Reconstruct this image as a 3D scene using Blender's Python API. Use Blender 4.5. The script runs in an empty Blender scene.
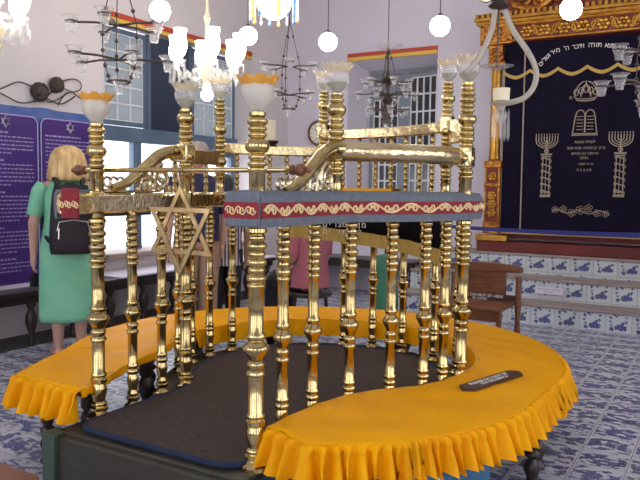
import bpy, bmesh, math, random
from mathutils import Vector, Matrix
random.seed(7)
S=bpy.context.scene; COL=S.collection
sin,cos,pi,R=math.sin,math.cos,math.pi,math.radians
# ------------------------------------------------------------------ camera
FPX=700.0; CAMZ=1.36
PIT=math.atan((240-188)/700); ROLL=0.0135; YAW=R(30.4)
def ray(x,y):
    a=(x-320)/FPX; b=(240-y)/FPX
    ar=a*cos(ROLL)-b*sin(ROLL); br=a*sin(ROLL)+b*cos(ROLL)
    Y=cos(PIT)+br*sin(PIT); Z=-sin(PIT)+br*cos(PIT)
    return (cos(YAW)*ar-sin(YAW)*Y, sin(YAW)*ar+cos(YAW)*Y, Z, Y)
def atZ(x,y,z):
    r=ray(x,y); t=(z-CAMZ)/r[2]; return Vector((r[0]*t,r[1]*t,z))
def atD(x,y,d):
    r=ray(x,y); t=d/r[3]; return Vector((r[0]*t,r[1]*t,CAMZ+r[2]*t))
def atY(x,y,Y):
    r=ray(x,y); t=Y/r[1]; return Vector((r[0]*t,Y,CAMZ+r[2]*t))
def atX(x,y,X):
    r=ray(x,y); t=X/r[0]; return Vector((X,r[1]*t,CAMZ+r[2]*t))
cd=bpy.data.cameras.new('camera'); cam=bpy.data.objects.new('camera',cd); COL.objects.link(cam)
cd.sensor_width=36; cd.lens=36*FPX/640; cd.clip_start=.05
fw=Vector((-sin(YAW)*cos(PIT),cos(YAW)*cos(PIT),-sin(PIT)))
rt=Vector((cos(YAW),sin(YAW),0)); up=rt.cross(fw)
# image x axis / image up axis rotated by the roll
rx=rt*cos(ROLL)+up*sin(ROLL); uy=-rt*sin(ROLL)+up*cos(ROLL)
m=Matrix((rx,uy,-fw)).transposed().to_4x4(); m.translation=(0,0,CAMZ)
cam.matrix_world=m; S.camera=cam
# ------------------------------------------------------------------ materials
def newmat(name):
    m=bpy.data.materials.new(name); m.use_nodes=True
    nt=m.node_tree; b=nt.nodes['Principled BSDF']; return m,nt,b
def c4(c): return (c[0],c[1],c[2],1)
def mat(name,col,rough=.5,metal=0,noise=0,scale=8,col2=None,bump=0,bscale=40,stretch=(1,1,1),sheen=0,spec=.5,emit=None,es=0):
    m,nt,b=newmat(name); L=nt.links
    b.inputs['Base Color'].default_value=c4(col); b.inputs['Roughness'].default_value=rough
    b.inputs['Metallic'].default_value=metal; b.inputs['Specular IOR Level'].default_value=spec
    if sheen: b.inputs['Sheen Weight'].default_value=sheen
    tc=nt.nodes.new('ShaderNodeTexCoord'); mp=nt.nodes.new('ShaderNodeMapping')
    mp.inputs['Scale'].default_value=stretch; L.new(tc.outputs['Object'],mp.inputs['Vector'])
    if col2 or noise:
        n=nt.nodes.new('ShaderNodeTexNoise'); n.inputs['Scale'].default_value=scale; n.inputs['Detail'].default_value=4
        L.new(mp.outputs[0],n.inputs['Vector'])
        r=nt.nodes.new('ShaderNodeValToRGB'); r.color_ramp.elements[0].position=.35; r.color_ramp.elements[1].position=.65
        r.color_ramp.elements[0].color=c4(col); r.color_ramp.elements[1].color=c4(col2 or [v*(1-noise) for v in col])
        L.new(n.outputs['Fac'],r.inputs[0]); L.new(r.outputs[0],b.inputs['Base Color'])
    if bump:
        n2=nt.nodes.new('ShaderNodeTexNoise'); n2.inputs['Scale'].default_value=bscale; n2.inputs['Detail'].default_value=3
        L.new(mp.outputs[0],n2.inputs['Vector'])
        bp=nt.nodes.new('ShaderNodeBump'); bp.inputs['Strength'].default_value=bump; bp.inputs['Distance'].default_value=.01
        L.new(n2.outputs['Fac'],bp.inputs['Height']); L.new(bp.outputs[0],b.inputs['Normal'])
    if emit:
        b.inputs['Emission Color'].default_value=c4(emit); b.inputs['Emission Strength'].default_value=es
    return m
def glassmat(name,tint,white=.15,rough=.05,ior=1.35):
    m,nt,b=newmat(name); L=nt.links; nt.nodes.remove(b)
    out=nt.nodes['Material Output']
    tr=nt.nodes.new('ShaderNodeBsdfTransparent'); tr.inputs[0].default_value=c4(tint)
    gl=nt.nodes.new('ShaderNodeBsdfGlossy'); gl.inputs['Roughness'].default_value=rough
    df=nt.nodes.new('ShaderNodeBsdfDiffuse'); df.inputs[0].default_value=c4([min(1,v*.95) for v in tint])
    tl=nt.nodes.new('ShaderNodeBsdfTranslucent'); tl.inputs[0].default_value=c4(tint)
    m0=nt.nodes.new('ShaderNodeMixShader'); m0.inputs[0].default_value=.5; L.new(df.outputs[0],m0.inputs[1]); L.new(tl.outputs[0],m0.inputs[2])
    m1=nt.nodes.new('ShaderNodeMixShader'); m1.inputs[0].default_value=white; L.new(tr.outputs[0],m1.inputs[1]); L.new(m0.outputs[0],m1.inputs[2])
    lw=nt.nodes.new('ShaderNodeLayerWeight'); lw.inputs[0].default_value=.5; q=NB(nt)
    fac=q.m('ADD',.03,q.m('MULTIPLY',q.m('POWER',lw.outputs['Facing'],3),.45))
    m2=nt.nodes.new('ShaderNodeMixShader'); L.new(fac,m2.inputs[0]); L.new(m1.outputs[0],m2.inputs[1]); L.new(gl.outputs[0],m2.inputs[2])
    L.new(m2.outputs[0],out.inputs['Surface']); return m
class NB:
    def __init__(s,nt): s.nt=nt
    def v(s,i,x):
        if isinstance(x,(int,float)): i.default_value=x
        else: s.nt.links.new(x,i)
    def m(s,op,a,b=0,c=0):
        n=s.nt.nodes.new('ShaderNodeMath'); n.operation=op
        s.v(n.inputs[0],a); s.v(n.inputs[1],b); s.v(n.inputs[2],c); return n.outputs[0]
    def comb(s,x,y,z=0):
        n=s.nt.nodes.new('ShaderNodeCombineXYZ'); s.v(n.inputs[0],x); s.v(n.inputs[1],y); s.v(n.inputs[2],z); return n.outputs[0]
    def noise(s,vec,scale,detail=3):
        n=s.nt.nodes.new('ShaderNodeTexNoise'); s.nt.links.new(vec,n.inputs['Vector']); n.inputs['Scale'].default_value=scale; n.inputs['Detail'].default_value=detail; return n.outputs['Fac']
    def white(s,vec):
        n=s.nt.nodes.new('ShaderNodeTexWhiteNoise'); n.noise_dimensions='2D'; s.nt.links.new(vec,n.inputs['Vector']); return n.outputs['Value']
    def ss(s,x,a,b):
        n=s.nt.nodes.new('ShaderNodeMapRange'); n.interpolation_type='SMOOTHSTEP'
        s.v(n.inputs[0],x); n.inputs[1].default_value=a; n.inputs[2].default_value=b; n.inputs[3].default_value=0; n.inputs[4].default_value=1; return n.outputs[0]
    def mix(s,f,a,b):
        n=s.nt.nodes.new('ShaderNodeMix'); n.data_type='RGBA'; s.v(n.inputs[0],f)
        for i,x in ((6,a),(7,b)):
            if isinstance(x,tuple): n.inputs[i].default_value=c4(x)
            else: s.nt.links.new(x,n.inputs[i])
        return n.outputs[2]
def tile_mat(name,uo,vo,size,axis,base,blue,floor=True):
    m,nt,b=newmat(name); q=NB(nt)
    g=nt.nodes.new('ShaderNodeNewGeometry'); sp=nt.nodes.new('ShaderNodeSeparateXYZ'); nt.links.new(g.outputs['Position'],sp.inputs[0])
    u=q.m('DIVIDE',q.m('SUBTRACT',sp.outputs[0],uo),size); v=q.m('DIVIDE',q.m('SUBTRACT',sp.outputs[axis],vo),size)
    fu=q.m('FRACT',u); fv=q.m('FRACT',v); iu=q.m('FLOOR',u); iv=q.m('FLOOR',v)
    rnd=q.white(q.comb(iu,iv)); rnd2=q.white(q.comb(q.m('ADD',iu,31.7),iv))
    eu=q.m('MINIMUM',fu,q.m('SUBTRACT',1,fu)); ev=q.m('MINIMUM',fv,q.m('SUBTRACT',1,fv)); e=q.m('MINIMUM',eu,ev)
    if floor:
        vec=q.comb(q.m('ADD',q.m('MULTIPLY',fu,1.7),q.m('MULTIPLY',rnd,53)),q.m('ADD',q.m('MULTIPLY',fv,2.7),q.m('MULTIPLY',rnd2,37)))
        n=q.noise(vec,2.2,6)
        band=q.m('ABSOLUTE',q.m('SUBTRACT',fv,.42))
        x=q.m('SUBTRACT',n,q.m('MULTIPLY',band,.28))
        msk=q.ss(x,.385,.46); msk=q.m('MULTIPLY',msk,q.ss(e,.02,.06)); fine=q.noise(vec,14,3)
        msk=q.m('MULTIPLY',msk,q.ss(fine,.30,.48))
    else:
        vec=q.comb(q.m('ADD',fu,q.m('MULTIPLY',rnd,9)),fv); n=q.noise(vec,9,3); n2=q.noise(vec,13,2)
        du=q.m('ADD',fu,q.m('MULTIPLY',q.m('SUBTRACT',n,.5),.16)); dv=q.m('ADD',fv,q.m('MULTIPLY',q.m('SUBTRACT',n2,.5),.16))
        msk=0
        for (bu,bv,br) in ((.60,.30,.13),(.45,.27,.09),(.74,.27,.08),(.66,.45,.06),(.78,.52,.05),(.25,.2,.07),(.2,.5,.035),(.2,.68,.05),(.34,.8,.055),(.5,.85,.06),(.64,.84,.05),(.42,.72,.035),(.24,.36,.03),(.8,.7,.035)):
            a=q.m('SUBTRACT',du,bu); c=q.m('SUBTRACT',dv,bv)
            d=q.m('SQRT',q.m('ADD',q.m('MULTIPLY',a,a),q.m('MULTIPLY',c,c)))
            msk=q.m('MAXIMUM',msk,q.ss(q.m('SUBTRACT',br,d),-.03,.005))
        msk=q.m('MULTIPLY',msk,q.ss(q.noise(vec,24,2),.25,.45))
    bl=q.mix(rnd2,blue,tuple(v*.55 for v in blue))
    cl=q.mix(q.m('MULTIPLY',msk,.88),q.mix(rnd,base,tuple(v*.86 for v in base)),bl)
    gr=q.ss(e,.006,.014); cl=q.mix(gr,(.30,.29,.31),cl)
    nt.links.new(cl,b.inputs['Base Color']); b.inputs['Roughness'].default_value=.32 if floor else .22
    b.inputs['Specular IOR Level'].default_value=.4
    return m
M={}
M['brass']=mat('brass',(.70,.545,.245),.16,1,col2=(.48,.37,.17),scale=14,bump=.12,bscale=25)
M['brass_dark']=mat('aged brass',(.50,.36,.17),.3,1,col2=(.30,.2,.1),scale=9,bump=.15,bscale=30)
M['brass_sheet']=mat('crumpled sheet brass',(.86,.71,.41),.22,1,col2=(.68,.54,.29),scale=6,bump=.9,bscale=16)
M['silver']=mat('pale worn brass',(.8,.72,.52),.2,1,col2=(.62,.52,.34),scale=20,bump=.4,bscale=50)
M['yellow']=mat('yellow satin',(.93,.43,.002),.5,0,col2=(.88,.38,.002),scale=3,bump=.45,bscale=9,spec=.1)
M['yellow_ruffle']=mat('yellow ruffle satin',(.93,.43,.002),.5,0,col2=(.86,.36,.002),scale=5,bump=.25,bscale=30,spec=.1)
M['carpet']=mat('dark carpet',(.042,.026,.02),.95,0,col2=(.085,.058,.046),scale=40,stretch=(.6,3,1),bump=.5,bscale=150)
M['carpet_edge']=mat('navy carpet binding',(.012,.022,.06),.9,bump=.3,bscale=120)
M['dark_top_unlit_front']=mat('dark wood and unlit front',(.03,.032,.022),.5,0,col2=(.05,.04,.028),scale=6,stretch=(1,1,6))  # dark platform top; on the front it stands for missing light
M['green_paint']=mat('dark green paint',(.03,.06,.04),.5,0,col2=(.05,.08,.06),scale=9)
M['teal']=mat('blue painted wood',(.035,.13,.24),.5,0,col2=(.05,.16,.27),scale=5)
M['dark_wood']=mat('dark turned wood',(.022,.014,.012),.35,0,col2=(.04,.024,.018),scale=10)
M['brown_wood']=mat('brown wood',(.22,.085,.036),.4,0,col2=(.14,.05,.02),scale=5,stretch=(1,1,8))
M['grey_felt']=mat('blue grey felt',(.13,.15,.19),.9,0,col2=(.17,.19,.22),scale=40,bump=.3,bscale=90)
M['red_felt']=mat('red band cloth',(.30,.025,.03),.85,0,col2=(.24,.02,.03),scale=30)
M['gold_thread']=mat('gold thread',(.9,.72,.38),.45,.3)
M['gold_cloth']=mat('gold fringe',(.62,.42,.10),.6,.1,col2=(.45,.28,.06),scale=60,stretch=(4,4,.3),bump=.5,bscale=100)
M['thread']=mat('silver gold embroidery thread',(.42,.35,.26),.5,.2)
M['white_thread']=mat('white thread',(.82,.8,.75),.6)
M['velvet']=mat('dark navy velvet',(.008,.006,.016),.9,0,spec=.1,col2=(.012,.009,.024),scale=5)
M['black_velvet']=mat('black velvet',(.008,.006,.008),.9,0,spec=.1)
M['wall']=mat('lilac white plaster',(.68,.64,.71),.8,0,col2=(.64,.60,.68),scale=1.2,bump=.05,bscale=20)
M['wall_lamp_tint']=mat('lamp tinted plaster',(.70,.65,.66),.8,0,col2=(.66,.61,.62),scale=1.2,bump=.05,bscale=20)  # left wall plaster with the lamp's warm tint mixed into its colour
M['ceiling']=mat('white ceiling',(.75,.73,.74),.8)
M['red_paint']=mat('red painted moulding',(.5,.06,.03),.5); M['yellow_paint']=mat('yellow painted moulding',(.75,.48,.08),.5)
M['blue_frame']=mat('slate blue paint',(.13,.19,.28),.45,0,col2=(.10,.15,.23),scale=4)
M['shutter']=mat('dark blue shutter',(.11,.14,.22),.6,0)
M['grey_frame']=mat('grey blue paint',(.22,.25,.3),.5); M['white_bar']=mat('white glazing bar',(.72,.75,.78),.5)
M['pane']=glassmat('dusty window pane',(.40,.43,.45),.75,.15); M['pane_dark']=mat('dark window pane',(.05,.045,.05),.12)
M['sill']=mat('beige stone sill',(.42,.33,.29),.6,0,noise=.15,scale=5)
M['stone']=mat('worn stone tread',(.36,.30,.27),.45,0,col2=(.28,.23,.21),scale=6)
M['shaded_floor']=mat('grey floor darkened by shade',(.07,.065,.07),.5,0,noise=.2,scale=6)  # plain grey floor, darkened to stand for shade
M['gilt']=mat('gilded carving',(.62,.30,.05),.3,.75,col2=(.28,.07,.015),scale=25,bump=.6,bscale=45)
M['gilt_plain']=mat('gilded moulding',(.62,.34,.06),.3,.75,col2=(.42,.19,.03),scale=12)
M['gilt_red']=mat('red lacquer ground',(.20,.02,.015),.45,0)
M['red_step']=mat('red painted plinth',(.17,.02,.014),.5,0,col2=(.12,.015,.012),scale=4)
M['purple']=mat('purple print',(.055,.02,.17),.35,0,col2=(.07,.025,.21),scale=2); M['banner_blue']=mat('blue print',(.05,.1,.32),.35,0,col2=(.09,.16,.42),scale=5,stretch=(1,1,3))
M['print_white']=mat('pale print ink',(.38,.33,.60),.5); M['print_line']=mat('pale violet border',(.45,.38,.65),.5); M['star_white']=mat('white print',(.75,.72,.85),.5)
M['clear']=glassmat('clear glass',(.97,.97,.97),.16,.03); M['frost']=glassmat('frosted glass',(.92,.90,.84),.7,.12)
M['amber']=glassmat('amber glass',(.95,.62,.16),.7,.08); M['pale_amber']=glassmat('pale amber glass',(.98,.92,.78),.35,.05)
M['oil']=glassmat('pale lamp oil',(.78,.78,.68),.5,.1); M['milk']=glassmat('milky glass',(.78,.74,.66),.7,.08)
M['bulb']=mat('lit opal glass',(1,1,1),.4,emit=(1,.93,.84),es=26); M['shade_lit']=mat('lit tulip glass',(1,1,1),.4,emit=(1,.9,.76),es=9)
M['iron']=mat('dark lamp metal',(.10,.075,.065),.4,.8); M['steel']=mat('steel',(.6,.6,.62),.25,1)
M['wax']=mat('cream wax',(.85,.75,.52),.5)
M['blonde']=mat('blonde hair',(.85,.62,.30),.5,0,col2=(.58,.36,.13),scale=30,stretch=(1,1,.15),bump=.5,bscale=60)
M['grey_hair']=mat('grey hair',(.34,.29,.27),.6,0,col2=(.22,.19,.18),scale=25,stretch=(1,1,.2),bump=.4,bscale=60)
M['black_hair']=mat('black hair',(.02,.016,.014),.5,0)
M['skin']=mat('skin',(.62,.36,.27),.5); M['skin_tan']=mat('tan skin',(.36,.19,.12),.5)
M['mint']=mat('mint dress cloth',(.25,.62,.40),.85,0,col2=(.21,.56,.36),scale=6,bump=.25,bscale=14)
M['bag']=mat('black nylon',(.014,.011,.018),.6,0,bump=.2,bscale=50); M['zip']=mat('zip metal',(.6,.55,.45),.3,1)
M['navy']=mat('navy cloth',(.02,.018,.06),.8); M['khaki']=mat('khaki cloth',(.34,.22,.15),.85); M['black']=mat('black cloth',(.012,.01,.014),.8)
M['pink']=mat('pink cloth',(.38,.11,.15),.8); M['green_cloth']=mat('green cloth',(.05,.2,.12),.8)
M['clock_face']=mat('clock face',(.8,.78,.7),.4); M['paper']=mat('white paper',(.78,.74,.84),.6); M['ink']=mat('purple ink',(.2,.14,.34),.6)
M['ribbon']=mat('blue ribbon',(.018,.02,.19),.5); M['plaque']=mat('brown plaque',(.055,.018,.014),.35)
M['cord']=mat('white cord',(.7,.7,.7),.6); M['cable']=mat('dark cable',(.03,.025,.025),.5); M['bundle']=mat('dark cable coil',(.09,.075,.06),.8,0,col2=(.04,.03,.025),scale=50,bump=.8,bscale=60)
def stripes():
    m,nt,b=newmat('striped shirt'); q=NB(nt); tc=nt.nodes.new('ShaderNodeTexCoord'); sp=nt.nodes.new('ShaderNodeSeparateXYZ')
    nt.links.new(tc.outputs['Object'],sp.inputs[0]); f=q.m('FRACT',q.m('MULTIPLY',sp.outputs[0],34)); nt.links.new(q.mix(q.ss(f,.42,.55),(.05,.02,.05),(.6,.55,.58)),b.inputs['Base Color']); return m
M['stripe']=stripes()
M['floor']=tile_mat('blue and white floor tile',-.62,.02,.24,1,(.62,.63,.68),(.03,.04,.24),True)
M['riser']=tile_mat('blue and white riser tile',-.77,-.02,.24,2,(.62,.66,.68),(.02,.03,.24),False)
# ------------------------------------------------------------------ mesh builder
class B:
    def __init__(s): s.v=[]; s.f=[]
    def add(s,vs,fs):
        o=len(s.v); s.v+= [Vector(v) for v in vs]; s.f+=[tuple(i+o for i in f) for f in fs]; return s
    def box(s,a,b,rz=0,ctr=None):
        x0,y0,z0=a; x1,y1,z1=b
        vs=[Vector(p) for p in((x0,y0,z0),(x1,y0,z0),(x1,y1,z0),(x0,y1,z0),(x0,y0,z1),(x1,y0,z1),(x1,y1,z1),(x0,y1,z1))]
        if rz:
            c=Vector(ctr) if ctr else (vs[0]+vs[6])/2; mm=Matrix.Rotation(rz,3,'Z'); vs=[c+mm@(v-c) for v in vs]
        return s.add(vs,[(0,3,2,1),(4,5,6,7),(0,1,5,4),(1,2,6,5),(2,3,7,6),(3,0,4,7)])
    def lathe(s,prof,loc=(0,0,0),seg=16,mtx=None,wav=None):
        vs=[];n=len(prof)
        for k in range(seg):
            a=2*pi*k/seg
            for i,(r,z) in enumerate(prof):
                rr=r*(1+(wav(a,i) if wav else 0)); vs.append(Vector((rr*cos(a),rr*sin(a),z)))
        if mtx: vs=[mtx@v for v in vs]
        vs=[v+Vector(loc) for v in vs]; fs=[]
        for k in range(seg):
            k2=(k+1)%seg
            for i in range(n-1): fs.append((k*n+i,k2*n+i,k2*n+i+1,k*n+i+1))
        if prof[0][0]>1e-5: fs.append(tuple(k*n for k in range(seg))[::-1])
        if prof[-1][0]>1e-5: fs.append(tuple(k*n+n-1 for k in range(seg)))
        return s.add(vs,fs)
    def open_lathe(s,prof,loc=(0,0,0),seg=20,wav=None,mtx=None):
        vs=[];n=len(prof);fs=[]
        for k in range(seg):
            a=2*pi*k/seg
            for i,(r,z) in enumerate(prof):
                dr,dz=wav(a,i) if wav else (0,0); vs.append(Vector(((r+dr)*cos(a),(r+dr)*sin(a),z+dz)))
        if mtx: vs=[mtx@v for v in vs]
        vs=[v+Vector(loc) for v in vs]
        for k in range(seg):
            k2=(k+1)%seg
            for i in range(n-1): fs.append((k*n+i,k2*n+i,k2*n+i+1,k*n+i+1))
        return s.add(vs,fs)
    def tube(s,pts,r,seg=8,closed=False):
        pts=[Vector(p) for p in pts]; n=len(pts); rs=r if isinstance(r,(list,tuple)) else [r]*n
        vs=[];fs=[];pn=None
        for i,p in enumerate(pts):
            if closed: t=pts[(i+1)%n]-pts[i-1]
            else: t=pts[min(i+1,n-1)]-pts[max(i-1,0)]
            if t.length<1e-9: t=Vector((0,0,1))
            t.normalize()
            if pn is None:
                a=Vector((0,0,1)) if abs(t.z)<.9 else Vector((1,0,0)); pn=(a-t*a.dot(t)).normalized()
            else:
                pn=pn-t*pn.dot(t)
                pn=pn.normalized() if pn.length>1e-6 else t.orthogonal().normalized()
            bn=t.cross(pn)
            for k in range(seg):
                a=2*pi*k/seg; vs.append(p+(pn*cos(a)+bn*sin(a))*rs[i])
        for i in range(n if closed else n-1):
            j=(i+1)%n
            for k in range(seg): fs.append((i*seg+k,i*seg+(k+1)%seg,j*seg+(k+1)%seg,j*seg+k))
        if not closed: fs.append(tuple(range(seg))[::-1]); fs.append(tuple((n-1)*seg+k for k in range(seg)))
        return s.add(vs,fs)
    def sphere(s,c,r,seg=16,ring=10):
        r=r if isinstance(r,(tuple,list)) else (r,r,r)
        prof=[(sin(pi*i/ring),-cos(pi*i/ring)) for i in range(ring+1)]
        prof[0]=(0.0,-1);prof[-1]=(0.0,1)
        return s.lathe(prof,c,seg,Matrix.Diagonal(r))
    def sweep(s,prof,path,caps=True,zs=None):
        """prof: closed list (outward,up); path: list of (x,y); outward = left of travel."""
        n=len(path);m=len(prof);vs=[];fs=[]
        for i,p in enumerate(path):
            a=path[max(i-1,0)];b=path[min(i+1,n-1)]; t=Vector((b[0]-a[0],b[1]-a[1])).normalized(); o=Vector((-t.y,t.x)); z0=zs[i] if zs else 0
            for (u,w) in prof: vs.append((p[0]+o.x*u,p[1]+o.y*u,w+z0))
        for i in range(n-1):
            for k in range(m): fs.append((i*m+k,i*m+(k+1)%m,(i+1)*m+(k+1)%m,(i+1)*m+k))
        if caps: fs.append(tuple(range(m))[::-1]); fs.append(tuple((n-1)*m+k for k in range(m)))
        return s.add(vs,fs)
    def prism(s,poly,z0,z1):
        n=len(poly); vs=[(p[0],p[1],z0) for p in poly]+[(p[0],p[1],z1) for p in poly]
        return s.add(vs,[tuple(range(n))[::-1],tuple(range(n,2*n))]+[(i,(i+1)%n,n+(i+1)%n,n+i) for i in range(n)])
    def prismY(s,poly,y0,y1):
        n=len(poly); vs=[(p[0],y0,p[1]) for p in poly]+[(p[0],y1,p[1]) for p in poly]
        return s.add(vs,[tuple(range(n)),tuple(range(n,2*n))[::-1]]+[(i,n+i,n+(i+1)%n,(i+1)%n) for i in range(n)])
    def mesh(s,name,m,smooth=True,origin=(0,0,0),ang=40):
        me=bpy.data.meshes.new(name); o=Vector(origin)
        me.from_pydata([v-o for v in s.v],[],s.f); 
        bm=bmesh.new(); bm.from_mesh(me); bmesh.ops.recalc_face_normals(bm,faces=bm.faces)
        if smooth:
            for f in bm.faces: f.smooth=True
            lim=R(ang)
            for e in bm.edges:
                if len(e.link_faces)==2 and e.calc_face_angle(0)>lim: e.smooth=False
        bm.to_mesh(me); bm.free()
        me.materials.append(M[m] if isinstance(m,str) else m); return me
    def build(s,name,m,parent=None,smooth=True,origin=None,bevel=0,ang=40,sub=0):
        if parent is not None:
            root=parent
            while root.parent: root=root.parent
            origin=root['_o'] if '_o' in root.keys() else (0,0,0)
        elif origin is None: origin=(0,0,0)
        o=bpy.data.objects.new(name,s.mesh(name,m,smooth,origin,ang)); COL.objects.link(o)
        if parent is not None: o.parent=parent
        else: o.location=origin; o['_o']=tuple(origin)
        if bevel:
            b=o.modifiers.new('bevel','BEVEL'); b.width=bevel; b.segments=2; b.limit_method='ANGLE'
        if sub:
            b=o.modifiers.new('sub','SUBSURF'); b.levels=sub; b.render_levels=sub
        return o
def thing(name,label,cat,loc=(0,0,0),rz=0,group=None,local=False):
    o=bpy.data.objects.new(name,None); COL.objects.link(o); o.empty_display_size=.1
    o.location=loc; o.rotation_euler=(0,0,rz); o['label']=label; o['category']=cat
    if group: o['group']=group
    if not local: o['_o']=tuple(loc)
    return o
def tag(o,label,cat,group=None,kind=None):
    o['label']=label; o['category']=cat
    if group: o['group']=group
    if kind: o['kind']=kind
    return o
def struct(o): o['kind']='structure'; return o
def kids(o): return [c for c in ALL() if c.parent==o]
def ALL(): return list(COL.objects)
def copy_tree(o,parent=None,loc=None,label=None):
    c=o.copy(); COL.objects.link(c)
    if parent: c.parent=parent
    for ch in kids(o): copy_tree(ch,c)
    if loc is not None: c.location=loc
    if label: c['label']=label
    return c
def catmull(pts,n,closed=False):
    out=[];m=len(pts);dim=len(pts[0])
    segs=m if closed else m-1
    for j in range(n+(0 if closed else 1)):
        t=j/n*segs; i=min(int(t),segs-1); f=t-i
        g=lambda k: pts[k%m] if closed else pts[max(0,min(m-1,k))]
        p0,p1,p2,p3=g(i-1),g(i),g(i+1),g(i+2)
        out.append(tuple(.5*((2*p1[d])+(-p0[d]+p2[d])*f+(2*p0[d]-5*p1[d]+4*p2[d]-p3[d])*f*f+(-p0[d]+3*p1[d]-3*p2[d]+p3[d])*f**3) for d in range(dim)))
    return out
def resample(path,step):
    d=[0]
    for a,b in zip(path,path[1:]): d.append(d[-1]+math.dist(a,b))
    n=max(2,round(d[-1]/step)); out=[];k=0
    for j in range(n+1):
        s=d[-1]*j/n
        while k<len(d)-2 and d[k+1]<s: k+=1
        f=(s-d[k])/max(1e-9,d[k+1]-d[k]); out.append(tuple(path[k][q]+(path[k+1][q]-path[k][q])*f for q in range(len(path[k]))))
    return out
def text_geo(txt,size,mtx,depth=.0015,align='CENTER'):
    """glyph outlines as (verts,faces), extruded a little"""
    cu=bpy.data.curves.new('t','FONT'); cu.body=txt; cu.size=size; cu.extrude=depth; cu.align_x=align; cu.align_y='CENTER'; cu.resolution_u=3
    ob=bpy.data.objects.new('t',cu); COL.objects.link(ob); dg=bpy.context.evaluated_depsgraph_get(); dg.update()
    me=bpy.data.meshes.new_from_object(ob.evaluated_get(dg)); vs=[mtx@v.co for v in me.vertices]; fs=[tuple(p.vertices) for p in me.polygons]
    bpy.data.objects.remove(ob); bpy.data.curves.remove(cu); bpy.data.meshes.remove(me); return vs,fs
def facing(origin,xdir,ydir):
    x=Vector(xdir).normalized(); y=Vector(ydir).normalized(); z=x.cross(y); m=Matrix((x,y,z)).transposed().to_4x4(); m.translation=origin; return m
# ================================================================== SETTING
WX=-5.45; WY=8.35; ZC=4.3
struct(B().box((-6.2,-1.5,-.08),(2.6,9.2,0)).build('floor','floor'))
struct(B().box((-6.2,-1.5,ZC),(2.6,9.2,ZC+.1)).build('ceiling','ceiling'))
wl=B(); y0,y1,z0,z1=4.98,7.46,.62,3.04
wl.box((WX-.55,-1.5,0),(WX,y0,ZC)); wl.box((WX-.55,y1,0),(WX,WY,ZC)); wl.box((WX-.55,y0,0),(WX,y1,z0)); wl.box((WX-.55,y0,z1),(WX,y1,ZC))
struct(wl.build('wall_left','wall_lamp_tint',smooth=False))
bx0,bx1=-4.50,-3.24; bz1=3.09
wb=B(); wb.box((WX-.55,WY,0),(bx0,WY+.5,ZC)); wb.box((bx1,WY,0),(2.6,WY+.5,ZC)); wb.box((bx0,WY,0),(bx1,WY+.5,.9)); wb.box((bx0,WY,bz1),(bx1,WY+.5,ZC))
# splayed jamb and sloping soffit
wb.add([(bx0,WY,.9),(bx0,WY,bz1),(bx0+.14,WY+.44,bz1-.12),(bx0+.14,WY+.44,.9)],[(0,1,2,3)])
wb.add([(bx0,WY,bz1),(bx1,WY,bz1),(bx1,WY+.44,bz1-.14),(bx0,WY+.44,bz1-.14)],[(0,1,2,3)])
struct(wb.build('wall_back','wall',smooth=False))
def pierced(name,axis,c0,c1,s0,s1,ops,za,zb):
    b=B(); mk=(lambda a,b_,z0,z1:b.box((c0,a,z0),(c1,b_,z1))) if axis=='x' else (lambda a,b_,z0,z1:b.box((a,c0,z0),(b_,c1,z1)))
    mk(s0,s1,0,za); mk(s0,s1,zb,ZC); e=s0
    for a,b_ in ops: mk(e,a,za,zb); mk((a+b_)/2-.04,(a+b_)/2+.04,za,zb); e=b_
    mk(e,s1,za,zb); struct(b.build(name,'wall',smooth=False))
pierced('unseen_wall_right','x',2.6,2.9,-1.8,9.2,((-.9,.7),(1.7,3.3),(4.3,5.9)),.7,3.1)  # unseen side wall, added with openings for daylight and contrast in the brass
pierced('unseen_wall_front','y',-1.8,-1.5,-6.2,2.6,((-5.2,-3.6),(-2.7,-1.1),(-.2,1.4)),.7,3.1)  # unseen wall behind the camera, added so daylight enters through its openings
struct(B().box((-5.45,-1.5,.0),(-5.02,WY,.006)).build('floor_shade_strip','shaded_floor'))  # strip of floor with the wall bench's shadow put into its colour
def moulding(name,a,b,n):
    # red over yellow painted strip along the head of a window recess
    t=B(); u=B()
    if n=='x': t.box((a[0],a[1]-.03,a[2]),(b[0],a[1]+.02,a[2]+.05)); u.box((a[0],a[1]-.022,a[2]-.045),(b[0],a[1]+.02,a[2]))
    else: t.box((a[0]-.02,a[1],a[2]),(a[0]+.03,b[1],a[2]+.055)); u.box((a[0]-.02,a[1],a[2]-.04),(a[0]+.022,b[1],a[2]))
    o=struct(t.build(name,'red_paint',bevel=.008)); u.build('lower_band','yellow_paint',o)
    return o
moulding('trim_1',(WX,y0,z1),(WX,y1,z1),'y'); moulding('trim_2',(bx0,WY,bz1),(bx1,WY,bz1),'x')
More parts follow.
